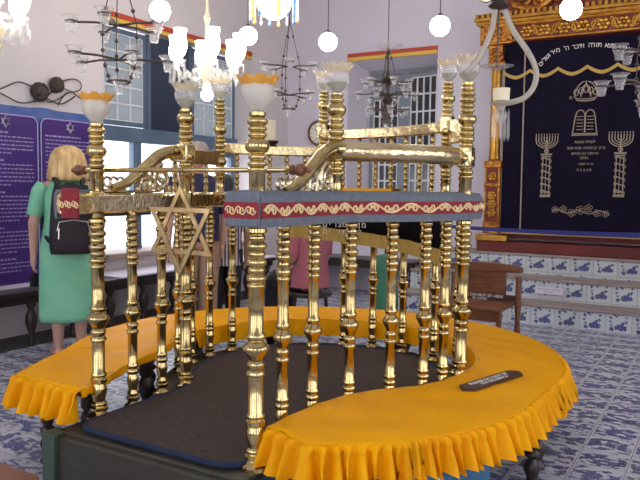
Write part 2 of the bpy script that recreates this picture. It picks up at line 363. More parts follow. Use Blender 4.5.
def casement(parent,o,u,v,cols,rows,fr=.05,frame='blue_frame',pane='pane',th=.04,name='casement'):
    """glazed leaf in the plane spanned by o + s*u + t*v"""
    o=Vector(o);u=Vector(u);v=Vector(v);n=u.cross(v).normalized();U=u.normalized();V=v.normalized();w=u.length;h=v.length
    def bar(b,s0,s1,t0,t1,d):
        ps=[o+U*s+V*t+n*e for e in(-d/2,d/2) for s,t in((s0,t0),(s1,t0),(s1,t1),(s0,t1))]
        b.add(ps,[(0,3,2,1),(4,5,6,7),(0,1,5,4),(1,2,6,5),(2,3,7,6),(3,0,4,7)])
    f=B(); bar(f,0,fr,0,h,th);bar(f,w-fr,w,0,h,th);bar(f,fr,w-fr,0,fr,th);bar(f,fr,w-fr,h-fr,h,th); fo=f.build(name,frame,parent,smooth=False)
    g=B()
    for i in range(1,cols): x=fr+(w-2*fr)*i/cols; bar(g,x-.011,x+.011,fr,h-fr,.026)
    for j in range(1,rows): y=fr+(h-2*fr)*j/rows; bar(g,fr,w-fr,y-.011,y+.011,.025)
    for a in((fr,fr+.014,fr,h-fr),(w-fr-.014,w-fr,fr,h-fr),(fr,w-fr,fr,fr+.014),(fr,w-fr,h-fr-.014,h-fr)): bar(g,*a,.03)
    g.build('glazing_bars','white_bar',fo,smooth=False)
    p=B(); bar(p,fr,w-fr,fr,h-fr,.006); p.build('pane',pane,fo,smooth=False); return fo
XW=-5.72
w1=struct(B().box((XW-.05,y0,1.83),(XW+.06,y1,1.99)).build('window_1','blue_frame',bevel=.006))
casement(w1,(XW,4.99,2.0),(0,.85,0),(0,0,1.02),4,5)
casement(w1,(XW,6.60,1.74),(0,.85,0),(0,0,1.28),4,6)
sh=B(); sh.box((XW-.03,5.84,1.97),(XW+.03,5.9,3.03)); sh.box((XW-.03,6.54,1.97),(XW+.03,6.6,3.03))
for i in range(34): z=1.98+i*.031; sh.add([(XW-.02,5.9,z),(XW-.02,6.54,z),(XW+.02,6.54,z+.028),(XW+.02,5.9,z+.028)],[(0,1,2,3)])
sh.box((XW-.03,5.9,1.97),(XW-.02,6.54,3.03))
sh.build('shutter','shutter',w1,smooth=False)
mu=B(); mu.box((XW-.04,5.62,.64),(XW+.04,5.74,1.83)); mu.build('mullion','blue_frame',w1,bevel=.005)
mu=B(); mu.box((XW-.04,7.36,.64),(XW+.04,7.46,1.83)); mu.build('mullion','blue_frame',w1,bevel=.005)
pg=B(); pg.box((XW-.004,y0,.66),(XW+.004,y1,1.83)); pg.build('pane',glassmat('clear window pane',(.97,.98,1),.03,.02),w1)
B().box((WX-.55,y0,.6),(WX+.06,y1,.66)).build('window_sill','sill',w1,bevel=.01)
YW=WY+.42
w2=struct(B().box((-4.40,YW-.03,2.90),(-3.24,YW+.05,3.0)).build('window_2','grey_frame',bevel=.005))
casement(w2,(-4.36,YW,1.2),(.47,0,0),(0,0,1.42),4,6,.05,'grey_frame','pane_dark')
casement(w2,(-3.78,YW-.06,1.2),(.50,-.12,0),(0,0,1.68),4,7,.05,'grey_frame','pane_dark')
B().box((-4.38,YW+.02,2.62),(-3.84,YW+.06,2.9)).build('transom_panel','grey_frame',w2)
B().box((-3.88,YW-.04,.9),(-3.78,YW+.04,2.92)).build('mullion','grey_frame',w2)
B().box((-4.4,YW+.05,.9),(-3.24,YW+.07,2.95)).build('back_panel','shutter',w2)
# ================================================================== TILED STEPS + ARK
steps=thing('tiled_steps','three blue and white tiled steps with worn stone treads rising to the curtained gilded shrine','steps',(-.9,7.25,0))
sx0,sx1=-3.22,1.6
for i,(yy,za,zb) in enumerate(((7.25,0,.205),(7.6,.205,.43),(7.95,.43,.655))):
    B().box((sx0,yy,za),(sx1,yy+.35 if i<2 else WY-.01,zb-.03)).build('riser','riser',steps,smooth=False)
    B().box((sx0,yy-.015,zb-.03),(sx1,yy+.37 if i<2 else WY-.01,zb)).build('tread','stone',steps,bevel=.006)
YA=8.0; ZP=.655
ark=thing('ark_cabinet','tall gilded carved shrine cabinet with red ground standing at top of the tiled steps','cabinet',(-1.2,YA+.1,ZP))
B().box((-2.56,YA-.02,ZP),(1.2,WY-.01,ZP+.12)).build('plinth','red_step',ark,bevel=.01)
B().box((-2.57,YA-.04,ZP+.12),(-2.2,YA+.12,ZP+.19)).build('base_moulding','gilt_plain',ark,bevel=.01)
B().box((-2.32,YA+.16,ZP+.15),(1.2,YA+.2,3.05)).build('back_board','gilt_red',ark)
pb=B(); pb.box((-2.50,YA,.86),(-2.30,YA+.2,1.0)); pb.box((-2.49,YA,1.0),(-2.465,YA+.2,1.62)); pb.box((-2.335,YA,1.0),(-2.31,YA+.2,1.62)); pb.box((-2.50,YA-.01,1.62),(-2.30,YA+.2,1.70)); pb.box((-2.50,YA-.01,1.40),(-2.30,YA+.2,1.44))
pbo=pb.build('pedestal','gilt',ark,bevel=.008)
B().box((-2.48,YA+.012,1.0),(-2.32,YA+.2,1.62)).build('pedestal_panel','gilt_red',pbo)
orn=B()
for z in (1.10,1.20,1.30,1.52):
    for k in range(6): a=k*pi/3; orn.sphere((-2.40+.035*cos(a),YA+.005,z+.035*sin(a)),(.022,.014,.022),8,6)
    orn.sphere((-2.40,YA,z),(.022,.02,.022),8,6)
orn.build('flower_carving','gilt_plain',pbo)
col=B(); col.lathe([(.062,1.70),(.07,1.72),(.058,1.75),(.056,2.72),(.066,2.74),(.058,2.77)],(-2.40,YA+.06,0),20,wav=lambda a,i: .10*cos(10*a) if 2<=i<=3 else 0); col.build('fluted_column','gilt_plain',ark)
cp=B(); cp.box((-2.48,YA-.02,2.77),(-2.32,YA+.15,3.0))
for i in range(9): cp.sphere((-2.46+.02*i,YA-.03,2.80+.02*(i%4)),(.02,.02,.035),8,6)
for k in range(7): a=k*2*pi/7; cp.sphere((-2.40+.05*cos(a),YA-.04,2.90+.05*sin(a)),(.025,.02,.025),8,6)
cp.build('capital','gilt',ark,bevel=.006)
en=B(); en.box((-2.56,YA-.05,3.02),(1.2,WY-.01,3.22)); en.build('frieze','gilt_red',ark,bevel=.005)
blk=B(); blk.box((-2.56,YA-.10,3.0),(-2.2,YA,3.23))
for sx_ in (-2.54,-2.25): blk.box((sx_,YA-.115,3.02),(sx_+.03,YA-.1,3.21))
for sz in(3.02,3.18): blk.box((-2.54,YA-.115,sz),(-2.22,YA-.1,sz+.03))
for k in range(8): a=k*pi/4; blk.sphere((-2.38+.06*cos(a),YA-.105,3.115+.05*sin(a)),(.028,.02,.028),8,6)
blk.build('corner_block','gilt',ark,bevel=.004)
# frieze carving: running rosettes and leaves
fr=B(); x=-2.05; k=0
while x<1.1:
    for j in range(6): a=j*pi/3; fr.sphere((x+.045*cos(a),YA-.058,3.12+.045*sin(a)),(.027,.018,.027),8,6)
    fr.sphere((x,YA-.065,3.12),(.02,.02,.02),8,6)
    fr.tube([(x+.06+.05*t/6*2,YA-.055,3.12+.06*sin(pi*(t/6-.5)*1.6)*(1 if k%2 else -1)) for t in range(7)],.017,6)
    fr.tube([(x+.115+.035*cos(t*.9),YA-.055,3.12+.045*sin(t*.9)) for t in range(7)],.014,6)
    x+=.2; k+=1
for zz in(3.035,3.205): fr.tube([(-2.2,YA-.055,zz),(1.18,YA-.055,zz)],.012,6)
fr.build('frieze_carving','gilt_plain',ark)
mo=B(); mo.box((-2.60,YA-.13,3.22),(1.2,YA+.1,3.255)); mo.box((-2.62,YA-.16,3.255),(1.2,YA+.1,3.29)); mo.box((-2.56,YA-.07,3.205),(1.2,YA,3.222)); mo.build('cornice','gilt_plain',ark,bevel=.006)
de=B(); x=-2.6
while x<1.15: de.box((x,YA-.155,3.29),(x+.034,YA-.1,3.335)); x+=.062
de.build('dentil_row','gilt_plain',ark,smooth=False)
B().box((-2.58,YA-.10,3.29),(1.2,YA+.1,3.34)).build('cornice_ground','gilt_red',ark)
pd=B(); pd.box((-2.3,YA-.0,3.34),(1.2,YA+.1,4.05)); pd.build('pediment_panel','gilt_red',ark)
pc=B()
def scroll(b,cx,cz,y,r,turns,dirn,rad,rot=0,n=26):
    pts=[]
    for i in range(n+1):
        t=i/n; a=rot+dirn*turns*2*pi*t; rr=r*(1-.85*t); pts.append((cx+rr*cos(a),y,cz+rr*sin(a)))
    b.tube(pts,[rad*(1-.5*i/n) for i in range(n+1)],7); b.sphere(pts[-1],rad*1.3,8,6)
for cx,cz,r,dn,ro in((-2.12,3.50,.12,1,pi),(-1.92,3.46,.09,-1,0),(-1.30,3.52,.13,-1,0),(-.95,3.50,.12,1,pi),(-1.62,3.46,.08,1,0),(-.6,3.5,.12,-1,0),(-1.62,3.72,.14,1,pi),(-1.1,3.75,.12,-1,0)): scroll(pc,cx,cz,YA-.03,r,1.4,dn,.026,ro)
pc.tube(catmull([(-2.2,YA-.04,3.42),(-1.95,YA-.05,3.36),(-1.7,YA-.05,3.52),(-1.45,YA-.05,3.72),(-1.0,YA-.05,3.9),(-.4,YA-.05,3.98)],30),.04,8)
for i in range(22): pc.sphere((-1.9+.055*i,YA-.05,3.40+.05*abs(sin(i*.9))),(.03,.02,.02),8,6)
pc.build('scroll_carving','gilt',ark)
# curtain -------------------------------------------------------------
YC=YA+.06; ZB=.90
def wavy_sheet(x0,x1,za,zb,y,amp,wl,nx,nz=10,th=.012):
    b=B();vs=[];fs=[]
    for s in(0,1):
        for i in range(nx+1):
            for j in range(nz+1):
                x=x0+(x1-x0)*i/nx; vs.append((x,y+amp*sin(x/wl*2*pi)+s*th,za+(zb-za)*j/nz))
    q=(nx+1)*(nz+1)
    for i in range(nx):
        for j in range(nz):
            a=i*(nz+1)+j; fs.append((a,a+nz+1,a+nz+2,a+1)); fs.append((q+a,q+a+1,q+a+nz+2,q+a+nz+1))
    for i in range(nx): a=i*(nz+1); fs.append((a,q+a,q+a+nz+1,a+nz+1)); a+=nz; fs.append((a,a+nz+1,q+a+nz+1,q+a))
    return b.add(vs,fs)
cur=wavy_sheet(-2.32,1.1,ZB,3.03,YC,.0025,.5,80).build('ark_curtain','velvet',origin=(-1.2,YC,ZB)); tag(cur,'dark navy velvet curtain embroidered with crown, tablets and two menorahs inside the gilded frame','curtain')
B().box((-2.30,YC-.02,ZB-.035),(1.1,YC+.02,ZB+.012)).build('gold_fringe','gold_cloth',cur)
B().tube([(-2.075,YC-.005,ZB),(-2.085,YC-.005,3.0)],.008,6).build('gold_seam','thread',cur)
B().tube([(-2.31,YC-.005,ZB),(-2.31,YC-.005,2.8)],.006,6).build('gold_seam','thread',cur)
yE=YC-.007
sc=B(); x=-2.33; per=.305
pts_t=[];pts_b=[]
while x<1.1:
    for i in range(10):
        t=i/10; zt=2.655+.07*abs(2*t-1)**1.6; pts_t.append((x+per*t,zt)); pts_b.append((x+per*t,zt-.038))
    x+=per
n=len(pts_t); sc.add([(p[0],yE,p[1]) for p in pts_t]+[(p[0],yE,p[1]) for p in pts_b]+[(p[0],yE+.008,p[1]) for p in pts_t]+[(p[0],yE+.008,p[1]) for p in pts_b],[(i,n+i,n+i+1,i+1) for i in range(n-1)]+[(i,i+1,2*n+i+1,2*n+i) for i in range(n-1)]+[(n+i,3*n+i,3*n+i+1,n+i+1) for i in range(n-1)])
sc.build('gold_scallop_braid','gold_cloth',cur)
def stroke(b,pts,r=.006): b.tube([(p[0],yE,p[1]) for p in pts],r,5)
def arc(cx,cz,rx,rz,a0,a1,n=14): return [(cx+rx*cos(R(a0+(a1-a0)*i/n)),cz+rz*sin(R(a0+(a1-a0)*i/n))) for i in range(n+1)]
PX=lambda x,y:(lambda p:(p.x,p.z))(atY(x,y,YC))
cx,cz=PX(586,92); e=B()
stroke(e,arc(cx,cz-.075,.10,.02,180,360)); stroke(e,arc(cx,cz-.055,.11,.02,180,360)); stroke(e,arc(cx,cz-.055,.115,.17,180,100)); stroke(e,arc(cx,cz-.055,.115,.17,0,80)); stroke(e,arc(cx,cz-.05,.05,.13,0,180))
for dx in(-.1,-.05,0,.05,.1): stroke(e,arc(cx+dx,cz+.03-abs(dx)*.3,.022,.035,0,360),.005)
stroke(e,[(cx,cz+.08),(cx,cz+.12)]); e.build('crown_embroidery','thread',cur)
cx,cz=PX(585,123); e=B(); w=.10
for s in(-1,1):
    stroke(e,arc(cx+s*w/2,cz+.08,w/2-.004,.06,0,180)); stroke(e,[(cx+s*.002,cz+.08),(cx+s*.002,cz-.10)]); stroke(e,[(cx+s*w,cz+.08),(cx+s*w*1.25,cz-.11)])
    for j in range(5): stroke(e,[(cx+s*.018,cz+.07-j*.035),(cx+s*(w-.012),cz+.07-j*.035)],.0045)
stroke(e,[(cx-w*1.3,cz-.115),(cx+w*1.3,cz-.115)]); stroke(e,[(cx-w*1.35,cz-.13),(cx+w*1.35,cz-.13)]); e.build('tablets_embroidery','thread',cur)
for px,py in((547,142),(621,140)):
    cx,cz=PX(px,py); e=B()
    for r_ in(.03,.06,.09,.118): stroke(e,arc(cx,cz+.02,r_,r_*.75,180,360),.006); 
    for i in range(9): x=cx-.118+.0295*i; stroke(e,[(x,cz+.02),(x,cz+.065)],.006); e.sphere((x,yE,cz+.08),(.006,.004,.012),6,5)
    stroke(e,[(cx,cz+.05),(cx,cz-.13)],.008); stroke(e,arc(cx,cz-.10,.02,.02,0,360)); e.build('menorah_embroidery','thread',cur)
    e=B(); zt=cz-.14; zb=PX(px,196)[1]
    stroke(e,[(cx-.06,zt),(cx+.06,zt)],.012); stroke(e,[(cx-.05,zt-.025),(cx+.05,zt-.025)],.007); stroke(e,[(cx-.055,zb),(cx+.055,zb)],.016); stroke(e,[(cx-.05,zb+.04),(cx+.05,zb+.04)],.008)
    for s in(-1,0,1): stroke(e,[(cx+s*.036,zt-.02),(cx+s*.04,zb)],.006 if s else .004)
    for j in range(6):
        z=zb+.06+(zt-zb-.1)*j/5; stroke(e,[(cx-.05,z+.01),(cx+.04,z-.02)],.007); stroke(e,arc(cx-.04,z,.012,.016,0,360,8),.004); stroke(e,arc(cx+.045,z-.03,.012,.016,0,360,8),.004)
    e.build('pillar_embroidery','thread',cur)
cx,cz=PX(580,211); e=B()
for i in range(-3,4):
    x=cx+i*.088; z=cz+.03*sin(i*1.9)+.012*(5-abs(i))*.5-.02; rr=.042-.003*abs(i)
    for j in range(5): a=j*72+i*20; stroke(e,arc(x+rr*.7*cos(R(a)),z+rr*.7*sin(R(a)),rr*.42,rr*.42,0,360,8),.0026)
stroke(e,[(cx-.3+.05*i,cz-.01+.02*sin(i*1.4)) for i in range(13)],.005); e.build('flower_garland_embroidery','thread',cur)
# Hebrew inscriptions
def heb(b,txt,px,py,size):
    x,z=PX(px,py); b.add(*text_geo(txt[::-1],size,facing((x,yE-.001,z),(1,0,0),(0,0,1)),.002))
e=B(); arc_txt="כי מציון תצא תורה ודבר ה' מירושלים"
# visible letters run right to left along an arch
ap=catmull([PX(541,64),PX(552,53),PX(566,48.5),PX(586,45.5),PX(600,45),PX(614,46),PX(624,48),PX(633,50.5),PX(642,54)],200); L=[0]
for a_,b_ in zip(ap,ap[1:]): L.append(L[-1]+math.dist(a_,b_))
ch=arc_txt[::-1]; stp=L[-1]/(len(ch)-1)
for i,c_ in enumerate(ch):
    if c_==' ': continue
    s_=min(L[-1]-1e-4,i*stp); k=max(j for j in range(200) if L[j]<=s_); p=Vector((ap[k][0],yE-.001,ap[k][1])); t=Vector((ap[k+1][0]-ap[k][0],0,ap[k+1][1]-ap[k][1])).normalized()
    e.add(*text_geo(c_,.072,facing(p,t,(-t.z,0,t.x)),.002))
e.build('arched_inscription','white_thread',cur)
e=B()
for txt,px,py,sz in (("לעילוי נשמת",585,142,.042),("ברוך בן שלמה שנת תשל",586,148,.040),("הרימוני בנו מנחם",585,153.5,.040),("המלך",584,158,.040),("יב חי שמט",586,164,.036),("ת נ צ ב ה",584,170,.040),("ת",571,98,.05)): heb(e,txt,px,py,sz)
e.build('small_inscription','thread',cur)
# notice on the step
o=atY(549,291,7.57); nt_=B(); nt_.box((o.x-.145,7.565,o.z-.035),(o.x+.145,7.585,o.z+.04)); no=tag(nt_.build('paper_notice','paper',origin=o),'small white paper notice with two lines of purple text on the middle tiled step','notice')
e=B(); e.add(*text_geo('PLEASE DO NOT GO BEYOND',.018,facing((o.x,7.563,o.z+.015),(1,0,0),(0,0,1)),.001)); e.add(*text_geo('THIS POINT',.018,facing((o.x,7.563,o.z-.012),(1,0,0),(0,0,1)),.001)); e.build('lettering','ink',no)
# barrier ribbon and posts
def stanchion(loc,label):
    t=thing('stanchion',label,'barrier post',loc); B().lathe([(0.0,0),(.13,0),(.12,.015),(.03,.03)],loc,20).build('foot_plate','steel',t); B().lathe([(.016,.02),(.016,.98),(.022,.985),(.022,1.0),(0.0,1.02)],loc,12).build('pole','steel',t); return t
stp_l=Vector((-2.98,7.0,0)); stp_l=atZ(412,330,0); stp_l=Vector((-3.0,6.95,0))
stanchion(stp_l,'slim steel barrier post glimpsed between brass balusters below the velvet cloth')
stp_r=Vector((.35,7.05,0)); 
rb=B(); rp=[]
for i in range(41):
    t=i/40; rp.append((stp_l.x+.02+(stp_r.x-.05-stp_l.x)*t,stp_l.y+(stp_r.y-stp_l.y)*t,.99-.03*sin(pi*t)+.0*t))
vs=[];fs=[]
for i,p in enumerate(rp):
    for dy in(-.004,.004):
        for dz in(-.016-.012*i/40,.016+.012*i/40): vs.append((p[0],p[1]+dy,p[2]+dz))
for i in range(40):
    a=i*4;fs+=[(a,a+1,a+5,a+4),(a+2,a+6,a+7,a+3),(a,a+4,a+6,a+2),(a+1,a+3,a+7,a+5)]
fs+=[(0,2,3,1),(160,161,163,162)]
rb.add(vs,fs); tag(rb.build('barrier_ribbon','ribbon',origin=rp[0]),'royal blue ribbon strung across the front of the navy curtain','ribbon')
stanchion(stp_r,'steel barrier post holding right end of blue ribbon beyond the frame')
# ================================================================== BIMAH
C0=(-1.97,3.36); RR=.80
def ring(a,r=RR): return (C0[0]+r*sin(R(a)),C0[1]+r*cos(R(a)))
A=(-2.44,2.19); RT=(-1.506,2.105)
def keyhole(r,hw,yf,a0=None,rf=0,n=60):
    """left front -> round the ring -> right front"""
    a0=180+math.degrees(math.asin(min(1,hw/r)))
    p=[(C0[0]-hw,yf),(C0[0]-hw,C0[1]+r*cos(R(a0))-.12)]
    a1=540-a0+0
    for i in range(n+1): p.append(ring(a0+6+((360+(180-(a0-180)))-a0-12)*i/n,r))
    p+=[(C0[0]+hw,C0[1]+r*cos(R(a0))-.12),(C0[0]+hw,yf)]
    return p
def smooth_path(p,it=6,step=.03):
    p=resample(p,step)
    for _ in range(it): p=[p[0]]+[tuple((p[i-1][k]+2*p[i][k]+p[i+1][k])/4 for k in(0,1)) for i in range(1,len(p)-1)]+[p[-1]]
    return p
bim=thing('bimah','raised wooden reading platform enclosed by turned brass balusters and curving brass rails','platform',(C0[0],C0[1],0))
plat=keyhole(.85,.49,2.0)
B().prism(plat,0,.275).build('platform_body','teal',bim,bevel=.008)
B().prism(keyhole(.865,.505,1.985),.27,.30).build('platform_top','dark_top_unlit_front',bim,bevel=.006)
B().box((C0[0]-.505,1.955,0),(C0[0]+.505,2.0,.285)).build('shaded_front_panel','dark_top_unlit_front',bim,bevel=.006)  # platform front, darker than the sides because its unlit state is coloured in
B().box((C0[0]-.535,1.93,0),(C0[0]-.46,2.01,.30)).build('corner_post','green_paint',bim,bevel=.006)
# turned profile shared by posts and balusters (z above the platform)
def turned(top,rs,bead=True,z_end=None):
    """profile from the platform (z=.30) to the rail (z=1.235); rs = shaft radius"""
    P=[(rs*1.9,.300),(rs*1.9,.312),(rs*1.25,.322),(rs*1.05,.332),(rs*1.4,.340),(rs*1.4,.352),(rs*1.05,.358),(rs*1.25,.366),(rs*1.25,.374),(rs*.95,.382),
       (rs*1.05,.40),(rs*1.3,.425),(rs*1.22,.445),(rs*.98,.462),(rs*1.3,.468),(rs*1.3,.484),(rs*1.0,.490),(rs*1.25,.497),(rs*1.25,.508),(rs*1.0,.515),
       (rs*1.0,.655),(rs*1.25,.660),(rs*1.25,.672),(rs*.95,.680),(rs*1.2,.695),(rs*1.2,.705),(rs*.85,.715),(rs*1.25,.735),(rs*1.75,.755),(rs*1.75,.768),(rs*1.2,.782),(rs*.95,.79),(rs*1.3,.800),(rs*1.3,.812),(rs*1.0,.82),
       (rs*1.0,.985),(rs*1.2,.990),(rs*1.2,1.0),(rs*.95,1.006)]
    z=1.006
    hs=[.034,.026,.034,.026,.034,.026,.03]; k=0
    while z<1.215:
        h=hs[k%7]; big=1.35 if k%2==0 else 1.15
        P+=[(rs*.95,z),(rs*big,z+h*.3),(rs*big,z+h*.7),(rs*.95,z+h)]; z+=h; k+=1
    P.append((rs*1.0,1.24)); return P
def upper_prof(z0,zt,rs):
    """post above the lower rail: plain socket then stacked beads to the lamp seat"""
    P=[(rs*1.35,z0),(rs*1.35,z0+.012),(rs*1.08,z0+.018),(rs*1.08,z0+.095),(rs*1.25,z0+.10),(rs*1.25,z0+.112),(rs*.95,z0+.118)]
    z=z0+.118; seq=[(.026,1.3),(.026,1.18),(.062,1.62),(.024,1.25),(.024,1.25),(.034,1.4)]; hh=[];k=0;tot=zt-.02-z
    while sum(h for h,_ in hh)<tot-.012: hh.append(seq[k%6]); k+=1
    f=tot/sum(h for h,_ in hh)
    for h,big in hh:
        h*=f; P+=[(rs*.88,z)]+[(rs*(.88+(big-.88)*sin(pi*t)**.6),z+h*t) for t in(.15,.32,.5,.68,.85)]+[(rs*.88,z+h)]; z+=h
    P+=[(rs*1.1,zt-.015),(rs*1.1,zt-.004),(rs*.5,zt),(0.0,zt)]; return P
def lathe_part(name,prof,xy,parent,m='brass',seg=20):
    return B().lathe(prof,(xy[0],xy[1],0),seg).build(name,m,parent,ang=50)
lp={}
for key,xy,zt in(('A',A,1.635),('R',RT,1.635),('D',(-2.455,2.795),1.76),('K',(-1.135,3.34),1.885)):
    lp[key]=(xy,zt); lathe_part('lamp_post',turned(0,.0285)+upper_prof(1.315,zt,.028)[0:],xy,bim,seg=24)
for key,a,zt in(('N',145,1.775),('W',277.5,1.90),('FL',330.5,2.0),('FR',38,1.995)):
    xy=ring(a); lp[key]=(xy,zt); B().lathe(upper_prof(1.315,zt,.026),(xy[0],xy[1],0),20).build('lamp_post','brass',bim,ang=50)
# square collars where the rails meet the rear posts
for key,z in(('FL',1.735),('FR',1.745),('D',1.53),('K',1.52)):
    x,y=lp[key][0]; B().box((x-.036,y-.036,z-.05),(x+.036,y+.036,z+.05)).build('rail_collar','brass_sheet',bim,bevel=.008)
# balusters : one mesh, many parts
b0=B().lathe(turned(0,.0225),(0,0,0),18).mesh('baluster','brass',ang=50)
bpos=[(-2.43,2.39),(-2.47,2.63),(-1.535,2.33),(-1.495,2.50)]
bpos+=[(-1.425,2.70),(-1.315,2.89),(-1.225,3.07),(-1.175,3.20)]
for a in(54,32,12,356,341.5,327,313,299,285,271,257,243): bpos.append(ring(a))
for p in bpos:
    o=bpy.data.objects.new('baluster',b0); COL.objects.link(o); o.parent=bim; o.location=(p[0]-C0[0],p[1]-C0[1],0)
# lower rail
rail=smooth_path(keyhole(RR,.465,2.02),8)
hw=.062; prof=[(hw,1.245),(hw,1.312),(hw-.02,1.325),(-hw+.02,1.325),(-hw,1.312),(-hw,1.245),(-hw+.02,1.235),(hw-.02,1.235)]
B().sweep(prof,rail).build('lower_rail','brass_sheet',bim,ang=35)
def rail_part(a0,a1,r=RR):
    return [ring(a0+(a1-a0)*i/40,r) for i in range(41)]
def band(name,a0,a1,z,h,m,w=.022,dz=0):
    p=rail_part(a0,a1); pr=[(w,z-h/2+.008),(w,z+h/2-.008),(w-.01,z+h/2),(-w+.01,z+h/2),(-w,z+h/2-.008),(-w,z-h/2+.008),(-w+.01,z-h/2),(w-.01,z-h/2)]
    return B().sweep(pr,p,zs=[dz*i/40 for i in range(41)]).build(name,m,bim,ang=35)
band('upper_rail',226,277.5,1.535,.085,'brass_dark'); band('upper_rail',277.5,330.5,1.60,.066,'brass_sheet'); band('upper_rail',330.5,403.5,1.715,.068,'brass_sheet',dz=.02); band('upper_rail',403.5,451,1.66,.066,'brass_sheet')
# near side tube of the upper rail with end caps
tp=[ring(84+(146-84)*i/30) for i in range(31)]; tb=B().tube([(p[0],p[1],1.522) for p in tp],.043,14).build('handrail_tube','brass_sheet',bim)
for p,q in((tp[0],tp[1]),(tp[-1],tp[-2])):
    d=Vector((p[0]-q[0],p[1]-q[1],0)).normalized(); mm=Vector((0,0,1)).rotation_difference(d).to_matrix()
    B().lathe([(.043,0),(.047,.005),(.047,.02),(.03,.035),(0.0,.042)],(p[0],p[1],1.522),14,mm).build('end_cap','brass_dark',tb)
# short spindles of the upper tier
def spindle(z0,z1,r=.013):
    P=[(r*1.5,z0),(r,z0+.01)]; n=max(3,round((z1-z0)/.04)); h=(z1-z0-.02)/n; z=z0+.01
    for k in range(n): P+=[(r*.75,z),(r*1.3,z+h*.35),(r*1.3,z+h*.6),(r*.75,z+h)]; z+=h
    P+=[(r*1.5,z1)]; return P
for a0,a1,z,n in((230,274,1.50,4),(283,326,1.57,5),(336,400,1.69,8),(409,446,1.64,4)):
    me=B().lathe(spindle(1.32,z),(0,0,0),12).mesh('spindle','brass',ang=50)
    for i in range(n):
        p=ring(a0+(a1-a0)*(i+.5)/n); o=bpy.data.objects.new('spindle',me); COL.objects.link(o); o.parent=bim; o.location=(p[0]-C0[0],p[1]-C0[1],0)
# swan necks sweeping down to the entrance, with scrolled brackets
for s,xn in((-1,-2.44),(1,-1.50)):
    pts=[(xn-s*.0+(0.03*s if y>2.7 else 0),y,z) for y,z in((2.76,1.53),(2.66,1.53),(2.58,1.505),(2.50,1.455),(2.42,1.40),(2.34,1.36),(2.27,1.345))]
    pts=catmull(pts,36); rs=[.036-.016*i/36 for i in range(37)]
    sw=B().tube(pts,rs,12).build('swan_neck','brass',bim)
    sb=B()
    for yy,zz,r_,d_ in((2.60,1.40,.065,1),(2.48,1.375,.04,-1)):
        q=[]
        for i in range(31):
            t=i/30; a=pi/2+d_*t*2*pi*1.5; rr=r_*(1-.8*t); q.append((xn,yy+rr*cos(a),zz+rr*sin(a)))
        sb.tube(q,[.016*(1-.4*i/30) for i in range(31)],8); sb.sphere(q[-1],.017,10,8)
    for k in range(7): sb.sphere((xn,2.44+.035*k,1.345+.012*(k%2)),(.018,.022,.018),8,6)
    sb.build('scroll_bracket','silver',sw)
    fg=B()
    for yy in(2.33,2.29,2.25):
        q=[(xn,yy+.022*cos(a*.5),1.375+.022*sin(a*.5)) for a in range(13)]; fg.tube(q,.007,6)
    fg.tube([(xn,2.22,1.335),(xn,2.36,1.335)],.010,6); fg.build('filigree','silver',sw)
# lamp bowls ----------------------------------------------------------
def bowl(loc,label,amber):
    t=thing('glass_lamp_bowl',label,'lamp',loc,0,'glass lamp bowls on the brass posts')
    x,y,z=loc; k=1.0 if amber else .92
    pr=[(.012,0),(.026,.004),(.030,.012),(.046,.028),(.058,.05),(.061,.075),(.058,.095)]
    pr=[(r*k,h) for r,h in pr]
    B().open_lathe([(0.0,0)]+pr+[(pr[-1][0]-.003,pr[-1][1]),(pr[-2][0]-.004,pr[-2][1]),(pr[-3][0]-.004,pr[-3][1]),(pr[3][0]-.004,pr[3][1]+.003),(0.0,.018)],loc,28).build('bowl','frost' if amber else 'clear',t)
    rimw=lambda a,i:((.004*cos(8*a))*(min(i,6-i)/1.5),(.0035*cos(8*a+.4)+.0015*cos(19*a))*(min(i,6-i)/1.5))
    B().open_lathe([(.057*k,.090),(.061*k,.100),(.068*k,.110),(.073*k,.120),(.070*k,.124),(.062*k,.112),(.055*k,.098)],loc,56,wav=rimw).build('ruffled_rim','amber' if amber else 'pale_amber',t)
    if not amber:
        B().lathe([(.01,.005),(.026,.014),(.040,.030),(.048,.044),(.046,.046),(0.0,.046)],loc,24).build('oil','oil',t)
    return t
bl={'A':'frosted lamp bowl with amber ruffled rim on the left brass entrance post','R':'frosted lamp bowl with amber ruffled rim on the large brass post nearest the viewer','D':'clear ruffled lamp bowl on the brass post left of the grey haired person',
'W':'clear ruffled lamp bowl on the brass post right of the grey haired person','FL':'clear ruffled lamp bowl, left one of the close pair beside the round clock','N':'clear ruffled lamp bowl, right one of the close pair beside the round clock',
'FR':'clear ruffled lamp bowl, left one of the close pair by the gilded shrine','K':'clear ruffled lamp bowl, right one of the close pair by the gilded shrine'}
for k_,(xy,zt) in lp.items(): bowl((xy[0],xy[1],zt),bl[k_],k_ in 'AR')
# padded cover with red band and gold scrollwork over the right rail ---
i0=next(i for i,p in enumerate(rail) if p[0]>C0[0] and p[1]<C0[1]+RR*cos(R(72)) and i>len(rail)/2)
def cover(path,name,label,loc,half=False):
    g=hw+.014
    pr=[(g,1.215),(g+.004,1.24),(g+.004,1.318),(g-.012,1.342),(0,1.350),(-hw+.01,1.344),(-hw-.008,1.330),(-hw-.008,1.318),(-hw+.01,1.327),(hw-.01,1.327),(hw+.003,1.318),(hw+.003,1.222),(hw-.01,1.215)]
    if half: pr=[(g,1.215),(g+.004,1.24),(g+.004,1.318),(g-.012,1.338),(.03,1.336),(.02,1.327),(hw-.01,1.327),(hw+.003,1.318),(hw+.003,1.222),(hw-.01,1.215)]
    o=B().sweep(pr,path).build(name,'grey_felt',origin=loc,ang=60); tag(o,label,'rail cover','padded rail covers')
    B().sweep([(g+.003,1.248),(g+.008,1.250),(g+.008,1.304),(g+.003,1.306)],path).build('red_band','red_felt',o)
    return o
rp_=rail[i0:]
